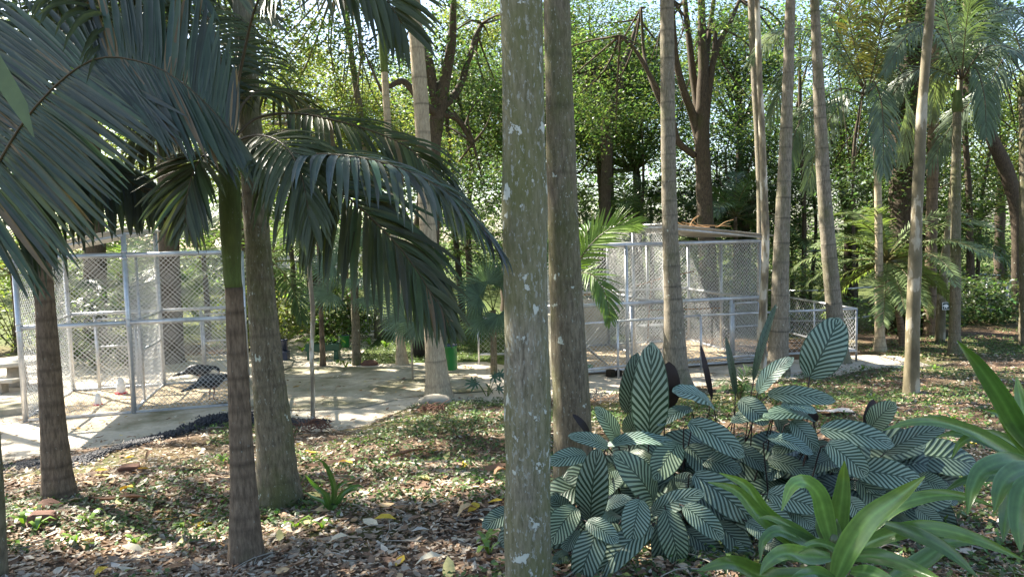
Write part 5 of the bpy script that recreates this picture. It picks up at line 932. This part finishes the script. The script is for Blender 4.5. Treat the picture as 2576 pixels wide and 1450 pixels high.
# dark gravel along the path edge
n = 15000; u = rg.random(n); gx = np.array([GG(px, py)[:2] for px, py in ((-60,1185),(90,1165),(230,1150),(330,1120),(430,1095),(520,1068),(620,1062),(700,1062),(760,1070),(800,1066))]); s = u*(len(gx)-1); k0 = np.clip(s.astype(int), 0, len(gx)-2); P = gx[k0]*(1-(s-k0))[:, None]+gx[k0+1]*(s-k0)[:, None]
wd = np.interp(u, [0, .3, .5, .62, .75, 1], [.35, .38, .2, .2, .2, .12]); rr = rg.normal(0, 1, n); P = P+np.c_[rg.normal(0, .08, n), rr*wd*.55]; hgt = .16*np.exp(-(rr/1.)**2)*np.interp(u, [0, .5, .62, .72, .8, 1], [.1, .35, 1., 1., .45, .4])
z = np.maximum(gz(P[:, 0], P[:, 1]), .0)+hgt*rg.random(n)**.25; sz = rg.uniform(.008, .022, n); oc = nrm(np.array([(1, 0, 0), (-1, 0, 0), (0, 1, 0), (0, -1, 0), (0, 0, 1), (0, 0, -1.)])); V = np.c_[P, z][:, None]+oc[None]*sz[:, None, None]*rg.uniform(.5, 1.4, (n, 6, 1)); Ft = np.array([[0,2,4],[2,1,4],[1,3,4],[3,0,4],[2,0,5],[1,2,5],[3,1,5],[0,3,5]]); F = (np.arange(n)[:, None, None]*6+Ft[None]).reshape(-1, 3)
o = put('gravel', mesh('gravel', V.reshape(-1, 3), F, M['gravel'], smooth=False)); tag(o, 'bank of dark charcoal gravel along the path edge', 'gravel', kind='stuff')

# ================================================================== STRAP-LEAVED PLANTS
def strap(parent, base, pts, wpx, d0, d1, col, seed=0, prof=(.45, .85, 1, .95, .8, .55, .06), nref=None, name='leaf'):
    rg = np.random.default_rng(seed); m = len(pts); P = np.array([at(px, py, d0+(d1-d0)*i/(m-1)) for i, (px, py) in enumerate(pts)]); Q = spline(P, 18); T = nrm(np.gradient(Q, axis=0))
    nf = nrm((EYE-Q)*(1,1,.6)+np.array([0, 0, 1.6])) if nref is None else np.tile(nref, (18, 1)); S = nrm(np.cross(T, nf)); Nn = np.cross(S, T); hw = np.interp(np.linspace(0, 1, 18), np.linspace(0, 1, len(prof)), prof)*wpx*.5*(d0+d1)/2/FPX
    off = np.linspace(-1, 1, 11); zz = .3*np.abs(off)**1.5-.08; wave = .12*np.sin(np.linspace(0, 9, 18)+seed)[:, None]*np.abs(off)[None]; zz = zz+.018*np.cos(np.arange(11)*np.pi)
    V = Q[:, None]+S[:, None]*(off[None]*hw[:, None])[..., None]+Nn[:, None]*((zz[None]+wave)*hw[:, None])[..., None]-base
    c = np.asarray(col)*(1+rg.normal(0, .12)); C = np.tile(c, (18*11, 1)).reshape(18, 11, 3); C[:, 1::2] *= .86; C[:, 5] *= 1.6; C[:, 0] *= 1.2; C[:, -1] *= 1.2; C[-4:] *= np.array([1.15, 1.05, .8])
    return put(name, mesh(name, V.reshape(-1, 3), ribbon_faces(1, 18, 11), M['strap'], C.reshape(-1, 3).clip(.01, 1)), parent)
def cR(p): return (1931.7+p[0]*.334, 965.9+p[1]*.334)
def cL(p): return (1287.8+p[0]*.334, 965.9+p[1]*.334)
SG = (.125, .22, .06); SD = (.09, .17, .055)
b = at(2095, 1500, 3.35); b[2] = gz(b[0], b[1]); p1 = thing('strap_leaf_plant', 'glossy strap-leaved plant in front of the striped leaves, lower right', 'plant', b)
stem = at(2092, 1400, 3.35); V, F = tube(spline([b-b-(0, 0, .05), (stem-b)*.5, stem-b, stem-b+(0.01, 0, .12)], 12), np.linspace(.034, .022, 12), 10); put('stem', mesh('stem', V, F, M['strap'], np.tile((.12, .15, .06), (len(V), 1))), p1)
for k, (pts, wp, d0, d1, col, fn) in enumerate([
    ([(500,1480),(600,1240),(760,1010),(960,860),(1180,690)],150,3.1,2.95,SG,cR),([(560,1250),(780,1060),(950,920),(1250,835),(1500,850),(1700,915)],92,3.35,3.3,SG,cR),([(530,1230),(535,1000),(560,800),(575,575)],118,3.35,3.35,(.09,.16,.04),cR),
    ([(490,1230),(430,1000),(380,830),(280,735),(180,760),(100,950)],120,3.35,3.2,SG,cR),([(560,1250),(400,1195),(300,1210),(225,1270)],58,3.3,3.1,SG,cR),([(580,1270),(760,1190),(950,1120),(1200,1080),(1500,1140),(1928,1320)],105,3.3,3.0,SG,cR),
    ([(600,1290),(850,1300),(1100,1390),(1350,1500)],105,3.3,2.9,SD,cR),([(900,1480),(1150,1330),(1380,1190),(1560,1200)],110,3.5,3.5,SD,cR),([(880,1050),(1100,1120),(1350,1250),(1580,1450)],95,3.2,2.9,SD,cR),([(470,1300),(300,1290),(120,1270),(0,1340),(-60,1430)],120,3.2,2.9,SG,cR),
    ([(480,1290),(330,1180),(160,1060),(0,1000),(-80,1010)],70,3.4,3.3,SG,cR),([(450,1270),(250,1160),(60,1100),(-40,1180),(-60,1330)],90,3.4,3.2,SD,cR),([(430,950),(450,1080),(500,1200),(560,1300)],150,3.4,3.3,(.13,.19,.08),cR),
    ([(2380,1330),(2100,1120),(1900,960),(1760,760),(1560,665)],100,3.4,3.5,(.11,.19,.035),cL),([(2350,1330),(2050,1130),(1840,960),(1690,800),(1475,735)],104,3.4,3.45,(.10,.18,.035),cL),([(2300,1420),(1928,1450),(1650,1345),(1390,1400)],130,3.3,3.0,(.10,.18,.035),cL),
    ([(520,1480),(380,1420),(250,1440),(150,1500)],90,3.1,2.9,SD,cR),([(620,1400),(760,1420),(900,1480),(980,1560)],100,3.1,2.8,SD,cR)]): strap(p1, b, [fn(q) for q in pts], wp*.334*1.22, d0, d1, col, k)
b = at(2610, 1250, 3.3); b[2] = gz(b[0], b[1]); p2 = thing('strap_leaf_plant', 'tall strap-leaved plant cut by the right edge', 'plant', b); s0 = at(2600, 1160, 3.3); V, F = tube(spline([(0, 0, -.05), (s0-b)*.5, s0-b], 10), np.linspace(.04, .028, 10), 10); put('stem', mesh('stem', V, F, M['strap'], np.tile((.10, .12, .05), (len(V), 1))), p2)
for k, (pts, wp, d0, d1, col) in enumerate([([(1980,600),(1750,460),(1550,360),(1280,285),(1050,290),(870,345)],88,3.3,3.1,SG),([(1980,590),(1700,430),(1500,350),(1300,250),(1180,240)],80,3.4,3.4,SD),([(1990,560),(1850,360),(1750,230),(1640,195)],88,3.3,3.3,SG),([(2050,540),(1880,330),(1760,120),(1600,-120),(1420,-330)],130,3.3,3.2,(.06,.13,.03)),
    ([(2000,600),(1800,580),(1620,640),(1540,780),(1500,980)],125,3.25,3.0,SD),([(2020,620),(1860,660),(1760,760),(1700,960)],130,3.1,2.9,SD),([(2040,700),(1930,780),(1880,1000),(1900,1260)],130,3.0,2.8,SD),([(2020,660),(1850,720),(1790,1000),(1770,1180)],115,3.3,3.2,SD),([(1980,580),(1650,430),(1400,370),(1260,400)],76,3.5,3.6,SD),([(2000,700),(1700,690),(1480,720),(1320,810)],72,3.6,3.6,(.055,.11,.04)),([(2050,500),(1950,300),(1900,100),(1870,-60)],90,3.3,3.4,SG),([(2030,560),(1800,420),(1600,380),(1450,440),(1380,560)],80,3.5,3.4,SG)]): strap(p2, b, [cR(q) for q in pts], wp*.334*1.22, d0, d1, col, 40+k)
b = GG(2402, 1225); p3 = thing('strap_leaf_plant', 'single yellow-green upright blade between the two strap-leaved plants', 'plant', b); strap(p3, b, [cR(q) for q in [(1420,800),(1370,720),(1300,600),(1255,480),(1245,390)]], 27, b[1], b[1]-.1, (.16,.22,.05), 3); strap(p3, b, [cR(q) for q in [(1430,800),(1480,760),(1560,740)]], 18, b[1], b[1]-.1, (.12,.18,.05), 4)
def c4(p): return (643.9+p[0]*.334, 965.9+p[1]*.334)
b = GG(822, 1290); p4 = thing('strap_leaf_plant', 'small strap-leaved plant beside the thick brown trunk foot', 'plant', b); dq = b[1]
for k, (pts, wp) in enumerate([([(570,960),(590,800),(560,680),(510,590),(460,555)],46),([(560,950),(520,830),(440,760),(370,680)],40),([(570,950),(600,790),(660,740),(710,725)],36),([(570,950),(650,820),(760,760),(830,790)],32),([(560,940),(530,840),(535,810),(520,890)],52),([(575,950),(640,850),(700,800),(780,790)],30),([(560,955),(500,880),(430,850),(370,810)],28),([(565,950),(530,930),(520,960),(525,985)],30)]): strap(p4, b, [c4(q) for q in pts], wp*.334, dq, dq-.15+.05*k, (.075,.15,.035) if k != 7 else (.25,.32,.06), 60+k)
# sprouts on the bank
rg = np.random.default_rng(33); spr = [(60,1320,'bright sprout at the lower left by the standing brick'),(92,1335,'second bright sprout right of the first at the lower left'),(190,1365,'tiny sprout in the sunlit litter, lower left'),(225,1318,'sprout right of the standing brick'),(340,1370,'sprout between the left palm and the slim palm'),(455,1330,'sprout in the litter left of the slim palm'),(810,1330,'sprout in the litter below the small strap plant'),(745,1330,'sprout at the thick trunk foot'),(1220,1370,'sprout left of the nearest trunk foot'),(1230,1395,'lower sprout left of the nearest trunk foot'),(560,1165,'sprout on the bank behind the slim palm'),(870,925,'bright clump by the trough planter'),(760,885,'bright clump left of the trough'),(930,870,'bright clump at the lawn edge'),(970,875,'grassy clump beside the barred fence'),(2395,1060,'low leafy clump in the litter at the right'),(2350,930,'leafy clump behind the mottled trunk'),(2170,930,'leafy clump at the path end')]
for k, (px, py, lb) in enumerate(spr):
    b = GG(px, py); t = thing('sprout', lb, 'sprout', b, 'green sprouts'); big = 2.2 if py < 1000 and px < 1100 else 1.
    for q in range(rg.integers(5, 9)):
        a = rg.uniform(0, 6.28); L = rg.uniform(.06, .12)*big; dr = np.array([math.cos(a), math.sin(a), 0]); P = np.array([(0, 0, 0), dr*L*.3+(0, 0, L*.6), dr*L*.75+(0, 0, L*.8), dr*L*1.1+(0, 0, L*.55)]); S = np.array([-dr[1], dr[0], 0])*L*.16; w_ = np.array([.4, 1, .9, .05])[:, None]
        V = np.stack([P-S*w_, P+S*w_], 1).reshape(-1, 3); put('leaf', mesh('leaf', V, ribbon_faces(1, 4, 2), M['strap'], np.tile((.17, .27, .05), (8, 1))), t)
# lobed philodendron by the court edge
for k, (px, py, lb, n_) in enumerate([(1225,1000,'lobed blue-green philodendron left of the nearest trunk',6),(1860,1010,'spiky young palm seedling behind the striped leaves',9)]):
    b = GG(px, py); t = thing('foliage_plant', lb, 'plant', b)
    for q in range(n_):
        a = q*2.4+.5; el = .5+.3*(q % 3); hub = np.array([math.cos(a)*.22, math.sin(a)*.15-.05, .16+.12*(q % 3)]); 
        if k == 0:
            ax = nrm(np.array([math.cos(a), math.sin(a)*.5, -.35])); nn = nrm(np.array([0, -.7, .7])-np.dot(np.array([0, -.7, .7]), ax)*ax); s = np.cross(ax, nn); V = [hub]; m = 41
            for j in range(m): th = R_(-160+320*j/(m-1)); rr = .15*(.62+.38*math.cos(th*9))*(.75+.35*math.cos(th)); V.append(hub+ax*math.cos(th)*rr*1.2+s*math.sin(th)*rr+nn*(.02*math.cos(th*9)-.25*rr))
            F = [(0, j, j+1) for j in range(1, m)]; lf = put('leaf', mesh('leaf', np.array(V), F, M['strap'], np.tile((.06, .11, .07), (len(V), 1))), t)
            V, F = tube(spline([(0, 0, 0), hub*.6+(0, 0, .06), hub], 6), .006, 5); put('petiole', mesh('petiole', V, F, M['strap'], np.tile((.10, .15, .05), (len(V), 1))), lf)
        else:
            R = spline([(0, 0, 0), hub*np.array([.5, .5, 1.0]), hub*np.array([1.1, 1.1, 1.15]), hub*np.array([1.7, 1.7, .9])], 12); V4 = leaflets(R, 16, .16, .016, (0, -.3, 1), .3, 65, 25, 3, 0, .1, .25, .06, rg); V, F, C = frond_full(R, .005, V4, (.08, .14, .05)); put('frond', mesh('frond', V, F, M['frond'], C), t)

# ================================================================== STRIPED-LEAF CLUMP
b = at(1760, 1420, 4.75); b[2] = gz(b[0], b[1]); cal = thing('striped_leaf_plant', 'big clump of dark plants with silver-striped oval leaves at lower right', 'plant', b)
MAR = plain('maroon_leaf', (.022, .013, .012), .6, 0, .3, 8)
def stripe_leaf(pa, pt, wpx, da, dt, tint=(1, 1, 1), mat=None, nup=.7, seed=0, pet=True, foot=None, cup=.18, droop=.14):
    rg = np.random.default_rng(seed); A_ = at(*pa, da); T_ = at(*pt, dt); T_ = A_+(T_-A_)*1.1; L = np.linalg.norm(T_-A_); ax = (T_-A_)/L; v = nrm(EYE-A_); nn = v+np.array([0, 0, nup])+rg.normal(0, .1, 3); nn = nrm(nn-np.dot(nn, ax)*ax); s = np.cross(ax, nn); cs = max(.35, abs(np.dot(nn, nrm(v-np.dot(v, ax)*ax)))); W = wpx*.5*(da+dt)/2/FPX/cs; W = min(W*1.25, L*.33)
    m = 15; t = np.linspace(0, 1, m); hw = W*np.sin(np.pi*np.clip(t*.97+.015, 0, 1)**.86)**.52; hw[-1] = W*.05; off = np.array([-1, -.66, -.33, 0, .33, .66, 1]); cen = A_+ax*(t*L)[:, None]+nn*(droop*L*(np.sin(t*np.pi)*.7-.3*t**2))[:, None]
    V = cen[:, None]+s*(off[None]*hw[:, None])[..., None]+nn*(cup*np.abs(off)[None]**1.5*hw[:, None]*(1-.9*t[:, None])+.05*hw[:, None]*np.sin(t[:, None]*20+off[None]*3+seed)*np.abs(off)[None])[..., None]-b
    uv = np.stack([np.tile(off*.5+.5, (m, 1)), np.repeat(t[:, None], 7, 1)], -1).reshape(-1, 2)
    lf = put('leaf', mesh('leaf', V.reshape(-1, 3), ribbon_faces(1, m, 7), mat or M['calathea'], np.tile(tint, (m*7, 1)), uv), cal)
    if pet:
        ft = foot if foot is not None else np.array([A_[0]*.75+b[0]*.25+rg.normal(0, .08), max(A_[1]+.1, 4.3)+rg.random()*.3, 0]); ft[2] = gz(ft[0], ft[1])-.03; mid = np.array([A_[0]*.6+ft[0]*.4, A_[1]*.4+ft[1]*.6, (A_[2]+ft[2])/2]); V, F = tube(spline([A_+ax*.01, A_-ax*.03, mid, ft], 9)-b, np.linspace(.004, .006, 9), 5); put('petiole', mesh('petiole', V, F, MAR), lf)
    return lf
LL = [((1030,410),(1050,-240),225,'n'),((870,215),(935,-190),140,'b'),((1150,180),(1180,-130),150,'m'),((790,430),(650,195),105,''),((720,465),(455,390),85,''),((720,455),(1180,430),80,'p'),((1330,285),(1715,515),150,''),((1250,445),(1085,690),230,''),((1320,470),(1565,695),175,'b'),((560,535),(295,580),110,''),
      ((590,1015),(640,535),205,'n'),((1065,880),(805,550),190,''),((1050,960),(1410,820),125,''),((960,865),(900,1165),210,'n'),((690,940),(880,870),75,'p'),((480,925),(300,1170),190,''),((565,1030),(780,1170),125,'n'),((655,1075),(510,1460),195,''),((1050,1060),(640,1430),170,''),((1160,945),(1255,1335),180,''),((1295,915),(1565,1135),150,'n'),
      ((1370,675),(1790,1000),200,''),((1380,800),(1745,1195),185,'b'),((1105,1050),(1180,1490),165,'b'),((1310,1100),(1590,1340),150,'b'),((1290,1500),(1350,1250),165,'b'),((1530,190),(1245,55),80,'p'),((1650,275),(1935,235),90,'p'),((1715,115),(1910,280),140,''),((1350,180),(1120,290),80,'p'),((850,565),(1070,640),90,'b'),((830,615),(675,695),90,'b'),((1770,1030),(1940,1165),115,''),((1650,475),(1910,625),115,'b'),((1540,1040),(1800,1310),150,'b'),
      ((880,520),(1060,560),70,'b'),((1420,560),(1700,640),120,'b'),((700,800),(820,680),110,'b'),((1200,860),(1330,690),120,'b'),((880,400),(960,220),130,'b'),((430,1000),(310,860),110,'b'),((480,1090),(400,1240),120,'b'),((430,1280),(320,1330),80,'b'),((800,980),(700,1020),90,'p'),((1450,1280),(1700,1450),150,'b'),((1600,1180),(1760,1330),130,'b')]
LR = [((0,70),(465,115),110,''),((345,270),(0,235),75,'p'),((180,270),(350,480),125,''),((395,340),(905,440),150,'n'),((450,440),(725,665),170,'n'),((770,330),(935,155),170,''),((875,515),(1295,325),120,''),((0,400),(310,505),85,'p'),((640,640),(1120,725),180,''),((1110,700),(1340,790),130,'b'),((600,750),(860,790),95,'b'),((1120,930),(1300,1075),115,''),((600,850),(725,1030),115,''),((950,990),(1070,1065),100,'b'),((160,915),(325,1065),115,''),((0,820),(355,925),160,''),((-60,900),(185,1120),125,''),((330,1150),(415,1320),120,''),((0,560),(335,685),105,'b'),((360,430),(520,640),130,'b'),
      ((250,700),(420,1000),150,'b'),((680,720),(900,1000),150,'b'),((150,560),(0,700),120,'b'),((300,400),(60,500),110,'b'),((520,560),(300,640),120,'b'),((880,780),(1000,980),130,'b'),((-40,1180),(120,1290),130,'b'),((100,150),(340,200),70,'p'),((60,250),(200,420),90,'b'),((1000,720),(1240,850),120,'b'),((420,980),(300,1200),130,'b')]
q_ = 0
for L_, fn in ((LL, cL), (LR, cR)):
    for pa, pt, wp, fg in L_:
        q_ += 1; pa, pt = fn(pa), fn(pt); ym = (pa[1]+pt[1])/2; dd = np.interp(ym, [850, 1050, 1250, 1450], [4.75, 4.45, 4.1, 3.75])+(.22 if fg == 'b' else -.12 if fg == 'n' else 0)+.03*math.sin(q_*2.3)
        tint = (.68,.70,.68) if fg == 'b' else (1.2,1.25,1.4) if fg == 'p' else (1, 1, 1)  # pale tilted leaves carry sky sheen in the tint, rear leaves are darkened
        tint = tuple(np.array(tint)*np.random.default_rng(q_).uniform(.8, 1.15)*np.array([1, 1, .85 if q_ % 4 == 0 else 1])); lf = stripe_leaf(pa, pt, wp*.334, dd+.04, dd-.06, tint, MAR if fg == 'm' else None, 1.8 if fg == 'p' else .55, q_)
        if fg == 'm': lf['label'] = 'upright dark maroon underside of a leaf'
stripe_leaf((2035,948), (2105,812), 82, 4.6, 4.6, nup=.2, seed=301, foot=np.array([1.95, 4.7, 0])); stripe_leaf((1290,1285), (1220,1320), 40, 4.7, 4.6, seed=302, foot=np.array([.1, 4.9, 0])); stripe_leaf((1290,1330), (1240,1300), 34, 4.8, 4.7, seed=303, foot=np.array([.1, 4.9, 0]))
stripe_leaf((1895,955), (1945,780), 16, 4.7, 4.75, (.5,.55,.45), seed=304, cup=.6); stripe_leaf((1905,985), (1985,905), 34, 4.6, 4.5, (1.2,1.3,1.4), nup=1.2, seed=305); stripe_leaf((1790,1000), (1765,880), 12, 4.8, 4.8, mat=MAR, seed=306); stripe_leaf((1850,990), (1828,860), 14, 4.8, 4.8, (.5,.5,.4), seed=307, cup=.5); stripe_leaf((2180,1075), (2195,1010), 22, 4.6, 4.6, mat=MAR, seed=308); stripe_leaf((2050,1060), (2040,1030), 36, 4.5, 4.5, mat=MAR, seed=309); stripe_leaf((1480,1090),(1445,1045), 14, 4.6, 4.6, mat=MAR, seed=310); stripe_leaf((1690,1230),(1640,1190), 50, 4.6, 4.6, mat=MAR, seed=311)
rg = np.random.default_rng(50)
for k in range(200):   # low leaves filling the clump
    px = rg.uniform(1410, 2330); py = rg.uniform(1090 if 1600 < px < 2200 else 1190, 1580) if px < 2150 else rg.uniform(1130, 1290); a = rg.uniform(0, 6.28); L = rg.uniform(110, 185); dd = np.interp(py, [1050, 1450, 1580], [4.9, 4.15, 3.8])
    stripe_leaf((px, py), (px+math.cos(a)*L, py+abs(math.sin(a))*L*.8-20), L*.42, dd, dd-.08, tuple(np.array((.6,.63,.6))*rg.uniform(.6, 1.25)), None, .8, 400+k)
